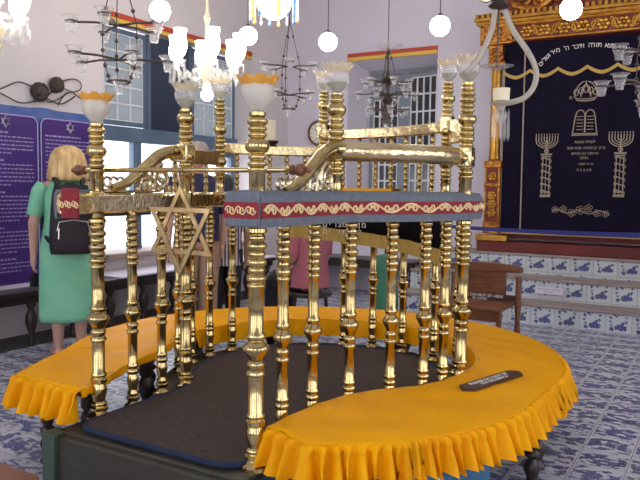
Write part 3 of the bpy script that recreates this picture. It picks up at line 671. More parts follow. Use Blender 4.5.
cv=cover(rp_,'rail_cover','grey padded rail cover with red band and gold scrolls along the right front rail',(rp_[-1][0],rp_[-1][1],1.33))
def along(path):
    d=[0]
    for a_,b_ in zip(path,path[1:]): d.append(d[-1]+math.dist(a_,b_))
    def f(s):
        s=max(0,min(d[-1]-1e-6,s)); k=max(j for j in range(len(d)-1) if d[j]<=s); t=(s-d[k])/(d[k+1]-d[k]); a_,b_=path[k],path[k+1]
        T=Vector((b_[0]-a_[0],b_[1]-a_[1])).normalized(); return (a_[0]+(b_[0]-a_[0])*t,a_[1]+(b_[1]-a_[1])*t,-T.y,T.x)
    return f,d[-1]
def vine(path,parent,off,zc=1.277):
    f,Ln=along(path); v=B(); per=.092; n=int(Ln/per)
    def pt(s,w): x,y,ox,oy=f(s); return (x+ox*off,y+oy*off,zc+w)
    for k in range(n):
        s0=k*per+.01; sg=1 if k%2 else -1
        v.tube([pt(s0+per*i/10,sg*.019*sin(pi*i/10)) for i in range(11)],.0046,5)
        for c_,q in((.030,1),(.066,-1)):
            v.tube([pt(s0+c_+q*.016*(1-.7*i/12)*cos(i*.62),-sg*q*.002+.018*(1-.7*i/12)*sin(i*.62)*sg) for i in range(13)],.0042,5)
    v.build('gold_scrollwork','gold_thread',parent)
vine(rp_,cv,hw+.014+.0095)
# front faces (ends) of both covers
def end_face(path,parent,rev):
    p,q=(path[-1],path[-2]) if rev else (path[0],path[1])
    d=Vector((p[0]-q[0],p[1]-q[1],0)).normalized(); s=Vector((d.y,-d.x,0)); c=Vector((p[0],p[1],0))
    b=B()
    def bx(z0_,z1_,d0,d1,w): 
        ps=[c+s*u+d*e+Vector((0,0,z)) for u in(-w,w) for e in(d0,d1) for z in(z0_,z1_)]
        b.add(ps,[(0,1,3,2),(4,6,7,5),(0,4,5,1),(2,3,7,6),(0,2,6,4),(1,5,7,3)])
    W=.052 if not rev else .076
    if not rev: c=c+s*-.028
    bx(1.217,1.345,-.002,.012,W); e=b.build('end_flap','grey_felt' if rev else 'red_felt',parent,bevel=.012)
    b=B(); bx(1.248,1.306,.011,.016,.9999*W); b.build('red_band','red_felt',parent)
    g=B()
    for k in(-1,0,1):
        for m_ in(-1,1): g.tube([c+s*(.045*k+m_*.014*(1-.7*i/12)*cos(i*.6)+m_*.008)+d*.018+Vector((0,0,1.277+.016*(1-.7*i/12)*sin(i*.6)*m_)) for i in range(13)],.003,4)
    g.build('gold_scrollwork','gold_thread',parent)
end_face(rp_,cv,True)
i1=next(i for i,p in enumerate(rail) if p[1]>2.62)
B().sweep([(-hw-.004,1.246),(-hw-.001,1.246),(-hw-.001,1.312),(-hw-.004,1.312)],rail[3:i1+4]).build('rail_facing','silver',bim)
lpth=rail[:i1]
cv2=cover(lpth,'rail_cover','short padded rail cover with red scrolled end at the left entrance post',(lpth[0][0],lpth[0][1],1.33),True); vine(lpth,cv2,hw+.014+.0095); end_face(lpth,cv2,False)
# yellow strip and velvet drape over the rear rail
def drape(a0,a1,zb0,zb1,r_in,name,m,label,cat,top=1.338,out=.05,n=60,wave=.006):
    b=B();vs=[];fs=[]; rows=[]
    for i in range(n+1):
        t=i/n; a=a0+(a1-a0)*t; zb=zb0+(zb1-zb0)*t; wv=wave*sin(i*.9)
        col=[(RR-r_in-.006-wv*1.5,zb),(RR-r_in-.006-wv,zb+(1.30-zb)*.33),(RR-r_in-.005-wv*.4,zb+(1.30-zb)*.7),(RR-r_in-.004,1.31),(RR-r_in+.01,top),(RR+out,top),(RR+hw+.008,1.315),(RR+hw+.010,1.20)]
        rows.append([(C0[0]+r*sin(R(a)),C0[1]+r*cos(R(a)),z) for r,z in col])
    m_=len(rows[0]); vs=[p for r in rows for p in r]; fs=[(i*m_+k,(i+1)*m_+k,(i+1)*m_+k+1,i*m_+k+1) for i in range(n) for k in range(m_-1)]
    o=b.add(vs,fs).build(name,m,origin=vs[m_*(n//2)]); md=o.modifiers.new('s','SOLIDIFY'); md.thickness=.003; tag(o,label,cat); return o,rows
vd,rows=drape(312,412,1.085,.955,hw+.004,'velvet_drape','black_velvet','black velvet cloth with gold fringed hem and Hebrew lettering hung over the rear brass rail','cloth')
fr=B()
top=[Vector(r[0])+Vector((0,0,.012)) for r in rows]; nrm=[(Vector((C0[0],C0[1],0))-Vector((p.x,p.y,0))).normalized() for p in top]
vs=[];fs=[]
for p,nn,i in zip(top,nrm,range(999)):
    for d_,z in((.004,.03),(.008,.0),(.012,-.055),(.004,-.055),(.000,0),(.000,.03)): vs.append(p+nn*d_+Vector((0,0,z)))
k6=6
for i in range(len(top)-1):
    for k in range(k6): fs.append((i*k6+k,(i+1)*k6+k,(i+1)*k6+(k+1)%k6,i*k6+(k+1)%k6))
fs+=[tuple(range(6)),tuple(len(vs)-6+k for k in range(6))[::-1]]
fr.add(vs,fs).build('gold_fringe','gold_cloth',vd)
e=B()
for txt,px,py,sz in(('מן המצרים',334,225,.05),('קראתי יה',337,232.5,.05)):
    # place letter by letter round the drape
    w_=.6*sz
    for j,c_ in enumerate(txt[::-1]):
        if c_==' ': continue
        a_=332+ (j)*2.6; zz=CAMZ-(py-188)*4.52/700; x_,y_=ring(a_,RR-hw-.020); t_=Vector((cos(R(a_)),-sin(R(a_)),0)); e.add(*text_geo(c_,sz,facing((x_,y_,zz),t_,(0,0,1)),.002))
e.build('hebrew_lettering','white_thread',vd)
yc,_=drape(338,367,1.318,1.318,hw+.008,'yellow_runner','yellow','narrow yellow cloth laid along top of the rear brass rail','cloth',top=1.362,out=.06,wave=.002)
# gate bar + hanging star
yb=2.235; gl=atY(84,169.5,yb); grr=atY(293,171.5,yb); zb_=1.427
gate=thing('gate_bar','slender brass rod with dark wooden knobs barring the entrance between two brass posts','rod',(gl.x,yb,zb_))
B().tube([(gl.x,yb,zb_),(grr.x,yb,zb_)],.0105,12).build('rod','brass',gate)
for x,d_ in((gl.x,-1),(grr.x,1)):
    B().lathe([(.011,0),(.02,.004),(.02,.014),(.013,.02),(.024,.034),(.026,.05),(.016,.062),(.008,.066),(.013,.075),(.011,.085),(0.0,.09)],(x-.01*d_,yb,zb_),14,Matrix.Rotation(d_*pi/2,3,'Y')).build('wooden_knob','brown_wood',gate)
sc_=atY(180,231,yb-.025); Rs=.195
star=thing('star_of_david','open brass six pointed star hanging from the rod across the entrance','star',(sc_.x,sc_.y,sc_.z))
for up_ in(1,-1):
    tri=B(); pts=[(sc_.x+q_*Rs*sin(R(120*k)),sc_.z+up_*q_*Rs*cos(R(120*k))) for q_ in(1,.79) for k in range(3)]
    yy=sc_.y+up_*.003; vs=[(p[0],yy+d_,p[1]) for d_ in(-.004,.004) for p in pts]
    fs=[]
    for k in range(3):
        j=(k+1)%3; fs+=[(k,j,3+j,3+k),(6+k,9+k,9+j,6+j),(k,6+k,6+j,j),(3+k,3+j,9+j,9+k)]
    tri.add(vs,fs).build('triangle','brass_dark',star,bevel=.0015)
hk=B(); hk.tube([(sc_.x,sc_.y,sc_.z+Rs-.01),(sc_.x,sc_.y,zb_-.03)],.003,6); hk.tube([(sc_.x,yb+.014*cos(a*.52),zb_+.014*sin(a*.52)) for a in range(12)],.003,6,closed=True); hk.tube([(sc_.x,sc_.y,zb_-.03),(sc_.x,yb,zb_-.015)],.003,6); hk.build('hanger','brass_dark',star)
# carpet ---------------------------------------------------------------
def carpet_outline(r,h,yf):
    p=keyhole(r,h,yf+.10); 
    L_=[(C0[0]-h+.10-.10*cos(R(t)),yf+.10-.10*sin(R(t))) for t in range(90,-1,-15)]; Rr=[(C0[0]+h-.10+.10*cos(R(t)),yf+.10-.10*sin(R(t))) for t in range(0,91,15)]
    return L_+p[1:-1]+Rr
ca=B().prism(carpet_outline(.70,.43,2.03),.300,.322).build('carpet','carpet',origin=(C0[0],C0[1],.30),smooth=False); tag(ca,'dark brown carpet with navy border covering the reading platform floor','carpet')
cp_=carpet_outline(.705,.435,2.025); B().tube([(p[0],p[1],.314) for p in resample(cp_+[cp_[0]],.04)[:-1]],[.013]*(len(resample(cp_+[cp_[0]],.04))-1),8,closed=True).build('border','carpet_edge',ca)
# ================================================================== BENCH + CLOTH
pairs=[((-2.42,2.07),(-2.87,2.07)),((-2.47,2.22),(-2.99,2.30)),((-2.60,2.55),(-3.13,2.62))]
for a,ro in((235,1.39),(255,1.40),(275,1.42),(295,1.41),(315,1.38),(335,1.35),(355,1.34),(375,1.34),(395,1.34),(415,1.33),(435,1.31),(450,1.29),(465,1.32)): pairs.append((ring(a,.865),ring(a,ro)))
pairs+=[(ring(478,.865),(-.72,2.75)),((-1.33,2.80),(-.81,2.49)),((-1.42,2.62),(-.95,2.29)),((-1.462,2.38),(-1.08,2.17)),((-1.472,2.13),(-1.24,2.05))]
NP=260
inn=catmull([p[0] for p in pairs],NP); out=catmull([p[1] for p in pairs],NP)
ZT=.47
sb=B().prism(resample([tuple(p) for p in inn],.05)+resample([tuple(p) for p in out],.05)[::-1],ZT-.05,ZT-.012)
bench=thing('curved_bench','horseshoe wooden bench with dark turned legs wrapping around the brass railed platform','bench',(C0[0],C0[1],0))
# shrink the board a little inside the cloth
def lerp(a,b,t): return tuple(a[k]+(b[k]-a[k])*t for k in(0,1))
bi=[lerp(a,b,.03) for a,b in zip(inn,out)][2:-3]; bo=[lerp(a,b,.95) for a,b in zip(inn,out)][2:-3]
B().prism(bi[::3]+bo[::3][::-1],ZT-.045,ZT-.008).build('seat_board','brown_wood',bench)
legp=[(.035,0),(.04,.012),(.028,.03),(.022,.05),(.034,.075),(.04,.10),(.026,.125),(.018,.14),(.036,.155),(.036,.17),(.02,.185),(.032,.21),(.043,.25),(.04,.29),(.028,.32),(.04,.335),(.04,.43)]
lm=B().lathe(legp,(0,0,0),16).mesh('leg','dark_wood',ang=50)
for i,t in((10,.75),(34,.75),(62,.78),(90,.8),(120,.8),(150,.8),(178,.8),(244,.72)):
    p=lerp(inn[i],out[i],t); o=bpy.data.objects.new('leg',lm); COL.objects.link(o); o.parent=bench; o.location=(p[0]-C0[0],p[1]-C0[1],0)
lg=atZ(531,488,0); o=bpy.data.objects.new('leg',lm); COL.objects.link(o); o.parent=bench; o.location=(lg.x-C0[0],lg.y-C0[1],0)
for i in(12,36,64,122,180):
    p=lerp(inn[i],out[i],.12); o=bpy.data.objects.new('leg',lm); COL.objects.link(o); o.parent=bench; o.location=(p[0]-C0[0],p[1]-C0[1],0)
bpn=B(); bpn.sweep([(.0,.02),(.012,.02),(.012,ZT-.045),(.0,ZT-.045)],[lerp(inn[i],out[i],.80) for i in range(NP-52,NP-4)]); bpn.build('base_panel','teal',bench)
ct=B(); NW=10; vs=[];fs=[]
for i in range(NP+1):
    for j in range(NW+1):
        t=j/NW; p=lerp(inn[i],out[i],t); z=ZT+.004*sin(i*.21+j*.9)*sin(j/NW*pi)+.002*sin(i*.63-j*1.3)-(.010 if j in(0,NW) else 0)-(.008 if i in(0,NP) else 0)
        vs.append((p[0],p[1],z))
for i in range(NP):
    for j in range(NW): a=i*(NW+1)+j; fs.append((a,a+NW+1,a+NW+2,a+1))
ct.add(vs,fs)
cloth=ct.build('bench_cover','yellow',origin=(C0[0],C0[1],ZT)); tag(cloth,'bright yellow satin bench cover with ruffled skirt curving around the brass platform','bench cover')
# plain drop along the inner edge
ins=B(); n=len(inn); vs=[];fs=[]
for i,p in enumerate(inn):
    q=lerp(inn[i],out[i],-.01)
    for k,(d_,z) in enumerate(((0,ZT-.010),(-.004,ZT-.03),(-.006,ZT-.01-(.05+.0*i if 60<i<215 else .02)),(-.004,ZT-.01-(.11 if 60<i<215 else .035)))):
        w=.006*sin(i*1.1)*k/3; o_=out[i]; L_=math.dist(p,o_); ux,uy=(o_[0]-p[0])/L_,(o_[1]-p[1])/L_; vs.append((p[0]+ux*(d_+w),p[1]+uy*(d_+w),z))
for i in range(n-1):
    for k in range(3): a=i*4+k; fs.append((a,a+4,a+5,a+1))
ins.add(vs,fs).build('inner_drop','yellow',cloth)
# gathered ruffle along the outer edge and both ends
per=[lerp(inn[0],out[0],t/12) for t in range(12)]+list(out)+[lerp(out[-1],inn[-1],t/8) for t in range(1,9)]
per=resample(per,.0075); per=[per[0]]+[tuple((per[i-1][k]+per[i][k]*2+per[i+1][k])/4 for k in(0,1)) for i in range(1,len(per)-1)]+[per[-1]]
fa=.5; rf=B(); vs=[];fs=[]; n=len(per); ph=0; random.seed(3); amp=1; RW=8; lenv=0
for i,p in enumerate(per):
    a=per[max(i-2,0)];b=per[min(i+2,n-1)]; t=Vector((b[0]-a[0],b[1]-a[1])).normalized(); o=Vector((-t.y,t.x))
    ph+=2*pi*.0075/(.052+.020*sin(i*.043)+.012*sin(i*.17)); lenv=.006*sin(i*.05)+.004*sin(i*.21)
    fa+=((.5+.5*sin(int(ph/(2*pi))*12.9898)*cos(int(ph/(2*pi))*7.3))-fa)*.25
    for k in range(RW+1):
        f=k/RW; z=ZT-.010-f*(.135+lenv)
        am=(.007+.032*f**.6)*(.8+.45*fa); u=.006+.030*f+am*sin(ph)+.005*f*sin(ph*2.3+1); sl=.018*f*sin(ph*.5+1+f)
        if k==1: u+=.010
        vs.append((p[0]+o.x*u+t.x*sl,p[1]+o.y*u+t.y*sl,z-.006*f*cos(ph)))
for i in range(n-1):
    for k in range(RW): a=i*(RW+1)+k; fs.append((a,a+RW+1,a+RW+2,a+1))
rf.add(vs,fs); ro=rf.build('ruffle','yellow_ruffle',cloth,ang=180)
sm=B().tube([(p[0],p[1],ZT-.012) for p in per[::2]],.006,6).build('gathered_seam','yellow_ruffle',cloth)
# plaque on the cloth
pa=atZ(462,392,ZT); pb_=atZ(519,374,ZT); xd=(pb_-pa).normalized(); yd=Vector((-xd.y,xd.x,0)); pc_=(pa+pb_)/2; Lp=(pb_-pa).length
pl=B(); w=.042
for poly,z0_,z1_ in(([(-.5*Lp,0),(-.42*Lp,-w),(.42*Lp,-w),(.5*Lp,0),(.42*Lp,w),(-.42*Lp,w)],ZT+.004,ZT+.016),): pl.prism([(pc_.x+xd.x*a+yd.x*b,pc_.y+xd.y*a+yd.y*b) for a,b in poly],z0_,z1_)
po=tag(pl.build('notice_plaque','plaque',origin=(pc_.x,pc_.y,ZT),smooth=False),'dark brown plaque with white lettering lying on the yellow bench cover','plaque')
e=B()
for txt,dy in(('PLEASE DO NOT SIT',.014),('ON THE BENCH',-.016)): e.add(*text_geo(txt,.034 if dy>0 else .03,facing(Vector((pc_.x,pc_.y,ZT+.017))+yd*dy,xd,yd),.0006))
e.build('lettering','white_thread',po)
# tie cords
for (px,py,i,lab) in((267,455,256,'white tie cord hanging below the ruffle beside the large front brass post'),(482,455,226,'white tie cord hanging below the yellow ruffle near the dark turned bench leg')):
    q=out[i]; q=lerp(inn[i],out[i],.5 if i>250 else .95); pts=catmull([(q[0],q[1],.46),(q[0]+.004,q[1]-.01,.34),(q[0]-.006,q[1]-.006,.26),(q[0],q[1]-.004,.15)],16)
    tag(B().tube(pts,.006,6).build('tie_cord','cord',origin=(q[0],q[1],.15)),lab,'cord')
# ================================================================== WOODEN CHAIR
def make_chair():
    loc=(-1.66,5.50,0); t=thing('wooden_chair','low carved brown wooden chair with white lettered rail behind the yellow bench','chair',loc)
    x0,x1=-2.02,-1.47; yb_,yf=5.72,5.32
    for x,y,h in((x0,yb_,.66),(x1,yb_,.66),(x0,yf,.44),(x1-.04,yf,.44)): B().lathe([(.022,0),(.026,.02),(.02,.06),(.025,.2),(.02,.3),(.027,.40),(.024,h)],(x,y,0),10).build('leg','brown_wood',t)
    bp=[(x0-.03,.71)]+[(x0-.03+(x1-x0+.06)*i/12,.735+.03*sin(pi*i/12)) for i in range(13)]+[(x1+.03,.71),(x1+.03,.69),(x0-.03,.69)]
    B().prismY(bp[1:],yb_-.03,yb_+.03).build('crest_rail','brown_wood',t,bevel=.006)
    pn=B(); pn.box((x0+.02,yb_-.012,.50),(x1-.10,yb_+.012,.70)); pno=pn.build('back_panel','brown_wood',t,bevel=.005)
    cb=B()
    for k in range(3): cb.tube([(x0+.22+(.14-.04*k)*cos(R(a)),yb_-.014,.60+(.07-.02*k)*sin(R(a))) for a in range(0,360,15)],.006,6,closed=True)
    cb.build('carving','brown_wood',pno)
    B().box((x0,yb_-.018,.44),(x1,yb_+.012,.50)).build('lower_rail','plaque',t,bevel=.004)
    e=B()
    for tx,z,s in(('PLEASE DO NOT SIT HERE',.484,.034),('BY ORDER',.456,.026)): e.add(*text_geo(tx,s,facing(((x0+x1)/2-.04,yb_-.020,z),(1,0,0),(0,0,1)),.001))
    e.build('lettering','white_thread',t)
    B().box((x0-.02,yf-.03,.42),(x1-.02,yb_-.02,.45)).build('seat','brown_wood',t,bevel=.008)
    B().box((x0,yf-.01,.34),(x1-.04,yf+.02,.42)).build('apron','brown_wood',t,bevel=.005)
make_chair()
# ================================================================== LEFT SIDE : BENCHES, BOARDS
def wall_bench(label,a,b,axis,loc):
    t=thing('wall_bench',label,'bench',loc,group='dark benches along the walls'); (x0,y0_),(x1,y1_)=a,b
    B().box((x0,y0_,.43),(x1,y1_,.47)).build('seat','dark_wood',t,bevel=.006)
    B().box((x0,y0_,.36),(x1-.05 if axis=='y' else x1,y1_ if axis=='y' else y0_+.06,.43)).build('apron','dark_wood',t)
    L_=(y1_-y0_) if axis=='y' else (x1-x0); n=max(2,round(L_/.45))
    me=B().lathe([(.03,0),(.036,.015),(.026,.05),(.024,.1),(.05,.2),(.045,.26),(.022,.31),(.038,.34),(.038,.37)],(0,0,0),12).mesh('leg','dark_wood')
    for i in range(n+1):
        o=bpy.data.objects.new('leg',me); COL.objects.link(o); o.parent=t; s=i/n*.96+.02
        p=(x1-.06,y0_+L_*s) if axis=='y' else (x0+L_*s,y0_+.06); o.location=(p[0]-loc[0],p[1]-loc[1],0)
    return t
wall_bench('long dark wooden bench with turned legs below the purple boards and left window',(-5.43,2.4),(-4.99,7.4),'y',(-5.2,4.9,0))
wall_bench('dark wooden bench standing along the back wall seen through brass balusters',(-5.0,7.86),(-3.3,8.3),'x',(-4.15,8.1,0))
tp=tag(B().box((-5.42,4.75,.471),(-4.97,7.38,.49)).build('bench_mat','paper',bevel=.006,origin=(-5.2,6.06,.471)),'pale cloth strip covering the dark bench below the bright left window','bench mat')
XB=-5.28
def hexstar(b,y,z,r,x,rad):
    for u_ in(1,-1): b.tube([(x,y+r*sin(R(120*k)),z+u_*r*cos(R(120*k))) for k in range(3)],rad,5,closed=True)
bb=B(); bb.box((XB-.03,2.6,.47),(XB-.005,4.80,2.02)); 
bk=tag(bb.build('board_backing','banner_blue',origin=(XB-.02,3.7,.47)),'long blue printed backing board with wavy top standing on the left bench','board')
rp2=[(XB-.03,2.6+2.2*i/60,2.0+.02*sin(i*.33)) for i in range(61)]; B().tube([(p[0]-.004,p[1],p[2]) for p in rp2],.018,6).build('wavy_top','banner_blue',bk)
def board(ya,yb2,label):
    t=thing('display_board',label,'board',(XB,(ya+yb2)/2,.50),group='purple display boards')
    r_=.06; z0_,z1_=.50,1.94; poly=[(ya+.005,z0_),(yb2-.005,z0_),(yb2-.005,z1_-r_)]+[(yb2-.005-r_+r_*cos(R(a)),z1_-r_+r_*sin(R(a))) for a in(30,60,90)]+[(ya+.005+r_-r_*cos(R(a)),z1_-r_+r_*sin(R(a))) for a in(90,60,30)]+[(ya+.005,z1_-r_)]
    n=len(poly); b=B(); b.add([(XB-.004,p[0],p[1]) for p in poly]+[(XB+.012,p[0],p[1]) for p in poly],[tuple(range(n))[::-1],tuple(range(n,2*n))]+[(i,(i+1)%n,n+(i+1)%n,n+i) for i in range(n)]); b.build('panel','purple',t,smooth=False)
    B().tube([(XB+.012,p[0],p[1]) for p in poly],.006,5,closed=True).build('border_line','print_line',t)
    s=B(); hexstar(s,(ya+yb2)/2,z1_-.06,.046,XB+.016,.0065); s.build('star_emblem','star_white',t)
    tx=B(); z=z1_-.15; rnd=random.Random(int(ya*100))
    blocks=[1,5,0,1,6,0,1,7,0,1,6,0,1,3]
    for q_ in blocks:
        if q_==0: z-=.03; continue
        for _ in range(q_):
            y_=ya+.05; 
            endy=yb2-.05 if q_>1 and _<q_-1 else ya+.05+(yb2-ya-.1)*rnd.uniform(.4,.8)
            while y_<endy:
                w_=rnd.uniform(.015,.05); tx.box((XB+.012,y_,z-.006),(XB+.0135,min(y_+w_,endy),z+.004+(.004 if q_==1 else 0))); y_+=w_+.011
            z-=.034
    tx.build('text_lines','print_white',t,smooth=False)
board(4.10,4.74,'purple display board with white star and text rows behind the blonde person')
board(3.44,4.075,'purple display board cut by the left picture edge with rows of small text')
B().box((XB-.03,2.6,.47),(XB+.04,4.8,.50)).build('foot_ledge','paper',bk)
# cable coils on the wall
for px,py,r_,lab in((40,92,.085,'larger round dark cable coil fixed on the left wall above the boards'),(57,85,.07,'smaller knobbly dark cable coil fixed on the left wall above the boards')):
    c=atX(px,py,WX+.04); t=thing('cable_coil',lab,'cable coil',(WX,c.y,c.z),group='cable coils on the cream wall'); b=B()
    rnd=random.Random(px)
    for k in range(26):
        ax=Vector((rnd.uniform(-.4,.4)+1,rnd.uniform(-1,1),rnd.uniform(-1,1))).normalized(); mm=Vector((0,0,1)).rotation_difference(ax).to_matrix(); rr=r_*rnd.uniform(.75,1)
        b.tube([Vector((c.x,c.y,c.z))+Matrix.Diagonal((.6,1,1))@(mm@Vector((rr*cos(a*.45),rr*sin(a*.45),rnd.uniform(-.3,.3)*r_))) for a in range(14)],.008,5,closed=True)
    b.sphere((c.x,c.y,c.z),(r_*.6,r_*.85,r_*.85),14,10); b.build('coil','bundle',t)
    lo=B()
    if px==40: ends=[[(40,92),(20,82),(0,89),(-30,97)],[(40,100),(22,103),(6,96),(-5,90)],[(46,98),(60,104),(70,100),(75,96)]]
    else: ends=[[(60,82),(72,79),(80,82),(80,90),(66,94),(58,105)],[(62,88),(72,92),(80,98),(90,104)],[(54,90),(46,98),(50,102),(60,98),(68,92)]]
    for en_ in ends: lo.tube(catmull([tuple(atX(x_,y_,WX+.03)) for x_,y_ in en_],18),.006,5)
    lo.build('loose_cable','cable',t)
# clock
c=atY(319,133,WY-.03); t=thing('wall_clock','round wall clock with brown rim half hidden by a brass lamp post','clock',(c.x,WY,c.z)); mm=Matrix.Rotation(pi/2,3,'X')
B().open_lathe([(.14,.02),(.14,-.03),(.17,-.03),(.18,0),(.17,.025),(.145,.03),(.14,.02)],c,32,mtx=mm).build('rim','brown_wood',t); B().lathe([(0.0,.0),(.145,.0),(.145,.012),(0.0,.012)],c,32,mm).build('face','clock_face',t)
h=B(); 
for k in range(12): a=k*pi/6; h.box((c.x+.12*sin(a)-.004,c.y-.016,c.z+.12*cos(a)-.009),(c.x+.12*sin(a)+.004,c.y-.012,c.z+.12*cos(a)+.009))
h.tube([(c.x,c.y-.016,c.z),(c.x-.06,c.y-.016,c.z+.05)],.005,5); h.tube([(c.x,c.y-.016,c.z),(c.x-.03,c.y-.016,c.z-.09)],.004,5); h.build('hands','iron',t)
# candle standing on the rear rail
a_=299; x_,y_=ring(a_); cl=atD(272,147,4.55); cl=Vector((ring(305)[0],ring(305)[1],1.634))
t=thing('candle_holder','small dark dish on the rear brass rail beneath a cream candle','candle holder',cl); B().lathe([(0.0,0),(.03,0),(.045,.012),(.055,.03),(.05,.03),(.04,.016),(0.0,.012)],cl,20).build('dish','iron',t)
c2=cl+Vector((0,0,.0125)); tag(B().lathe([(0.0,0),(.034,0),(.034,.145),(.03,.15),(0.0,.148)],c2,18).build('candle','wax',origin=c2),'thick cream candle standing in a dark dish on the rear brass rail','candle')
# wooden stool peeking in at lower left
sp_=atZ(22,467,.44); t=thing('wooden_stool','brown polished wooden stool corner at lower left picture edge','stool',(sp_.x-.05,sp_.y-.15,0))
B().box((sp_.x-.25,sp_.y-.33,.40),(sp_.x+.10,sp_.y+.0,.44)).build('seat','brown_wood',t,bevel=.02)
for dx,dy in((-.2,-.28),(.06,-.28),(-.2,-.05),(.06,-.05)): B().lathe([(.018,0),(.024,.1),(.02,.3),(.028,.4)],(sp_.x+dx,sp_.y+dy,0),10).build('leg','brown_wood',t)
# green cloth glimpsed at the rear
g=Vector((-2.93,6.3,0)); gp=thing('draped_stand','slim stand draped in green cloth glimpsed between the right balusters','stand',g)
B().lathe([(.13,0),(.12,.3),(.11,.62),(.09,.70),(0.0,.72)],g,40,wav=lambda a,i:.07*cos(9*a)).build('green_drape','green_cloth',gp); B().lathe([(.02,.7),(.02,.78),(0.0,.78)],g,10).build('finial','iron',gp)
# ================================================================== PEOPLE
def blob(parts,name,m,parent,vox=.008,smooth_it=3):
    """one continuous skin grown from tapered capsules and ellipsoids"""
    b=B()
    for p in parts:
        if p[0]=='c':
            _,p0,r0,p1,r1=p; p0=Vector(p0);p1=Vector(p1); b.tube([p0.lerp(p1,i/6) for i in range(7)],[r0+(r1-r0)*i/6 for i in range(7)],12); b.sphere(p0,r0,12,8); b.sphere(p1,r1,12,8)
        else: b.sphere(p[1],p[2],16,12)
    o=b.build(name,m,parent,ang=180)
    md=o.modifiers.new('r','REMESH'); md.mode='VOXEL'; md.voxel_size=vox; md.use_smooth_shade=True
    s2=o.modifiers.new('s','SMOOTH'); s2.factor=.5; s2.iterations=smooth_it
    dg=bpy.context.evaluated_depsgraph_get(); dg.update(); me=bpy.data.meshes.new_from_object(o.evaluated_get(dg)); me.materials.clear(); me.materials.append(M[m])
    for p in me.polygons: p.use_smooth=True
    o.modifiers.clear(); o.data=me; return o
def body_parts(h=1.64,arms=None,legs=True,female=True,sit=False):
    k=h/1.64; P=[]; E=lambda c,r:P.append(('e',tuple(v*k for v in c),tuple(v*k for v in r))); Cc=lambda a,ra,b,rb:P.append(('c',tuple(v*k for v in a),ra*k,tuple(v*k for v in b),rb*k))
    # head, facing +y
    E((0,.0,1.53),(.072,.092,.105)); E((0,.03,1.475),(.055,.06,.06)); E((0,.096,1.515),(.012,.018,.022)); E((0,.09,1.475),(.024,.012,.008))
    for s in(-1,1): E((s*.076,-.005,1.52),(.012,.02,.032)); E((s*.03,.082,1.54),(.016,.012,.010))
    Cc((0,-.005,1.45),.05,(0,-.01,1.34),.055)
    Cc((-.14,-.01,1.335),.055,(.14,-.01,1.335),.055); E((0,0,1.22),(.155,.105,.16)); E((0,0,1.05),(.125,.095,.14)); E((0,-.005,.90),(.165,.12,.13))
    if female:
        for s in(-1,1): E((s*.07,.085,1.2),(.06,.05,.06))
    for s in(-1,1):
        if sit:
            Cc((s*.09,0,.86),.085,(s*.10,.40,.86),.06); Cc((s*.10,.40,.86),.055,(s*.10,.42,.46),.04)
        elif legs:
            Cc((s*.085,0,.84),.09,(s*.085,.0,.46),.058); Cc((s*.085,0,.46),.056,(s*.085,-.015,.32),.056); Cc((s*.085,-.015,.32),.056,(s*.085,-.01,.08),.034)
            Cc((s*.085,-.02,.045),.036,(s*.095,.10,.03),.032); E((s*.1,.14,.022),(.042,.05,.022))
    arms=arms or [((-.185,-.01,1.32),(-.235,-.03,1.06),(-.23,.04,.82)),((.185,-.01,1.32),(.235,-.03,1.06),(.23,.04,.82))]
    for (a,b,c) in arms:
        Cc(a,.050,b,.040); Cc(b,.039,c,.027)
        d=(Vector(c)-Vector(b)).normalized(); c=Vector(c); s=1 if a[0]>0 else -1; fwd=Vector((0,1,0)); fwd=(fwd-d*fwd.dot(d)).normalized()
        P.append(('c',tuple(c*k),.026*k,tuple((c+d*.07)*k),.024*k)); P.append(('c',tuple((c+d*.03+fwd*.02)*k),.022*k,tuple((c+d*.075+fwd*.022)*k),.018*k)); P.append(('c',tuple((c+d*.03-fwd*.02)*k),.022*k,tuple((c+d*.075-fwd*.022)*k),.018*k))
        for j,(o_,ln) in enumerate(((.033,.062),(.011,.072),(-.011,.066),(-.033,.052))):
            p0=c+d*.075+fwd*o_; p1=p0+d*ln*.55+fwd*.004; p2=p1+d*ln*.45+Vector((-s*.022,0,0))
            P.append(('c',tuple(p0*k),.0115*k,tuple(p1*k),.0105*k)); P.append(('c',tuple(p1*k),.0105*k,tuple(p2*k),.0085*k))
        p0=c+d*.02+fwd*.03; p1=p0+d*.035+fwd*.032; p2=p1+d*.03+fwd*.006
        P.append(('c',tuple(p0*k),.014*k,tuple(p1*k),.012*k)); P.append(('c',tuple(p1*k),.012*k,tuple(p2*k),.009*k))
    return P
def loft(rings,seg=40,wav=None):
    b=B();vs=[];fs=[]
    for i,(z,rx,ry,cy) in enumerate(rings):
        for k in range(seg):
            a=2*pi*k/seg; w=1+(wav(a,i) if wav else 0); vs.append((rx*w*cos(a),cy+ry*w*sin(a),z))
    for i in range(len(rings)-1):
        for k in range(seg): fs.append((i*seg+k,i*seg+(k+1)%seg,(i+1)*seg+(k+1)%seg,(i+1)*seg+k))
    return b.add(vs,fs)
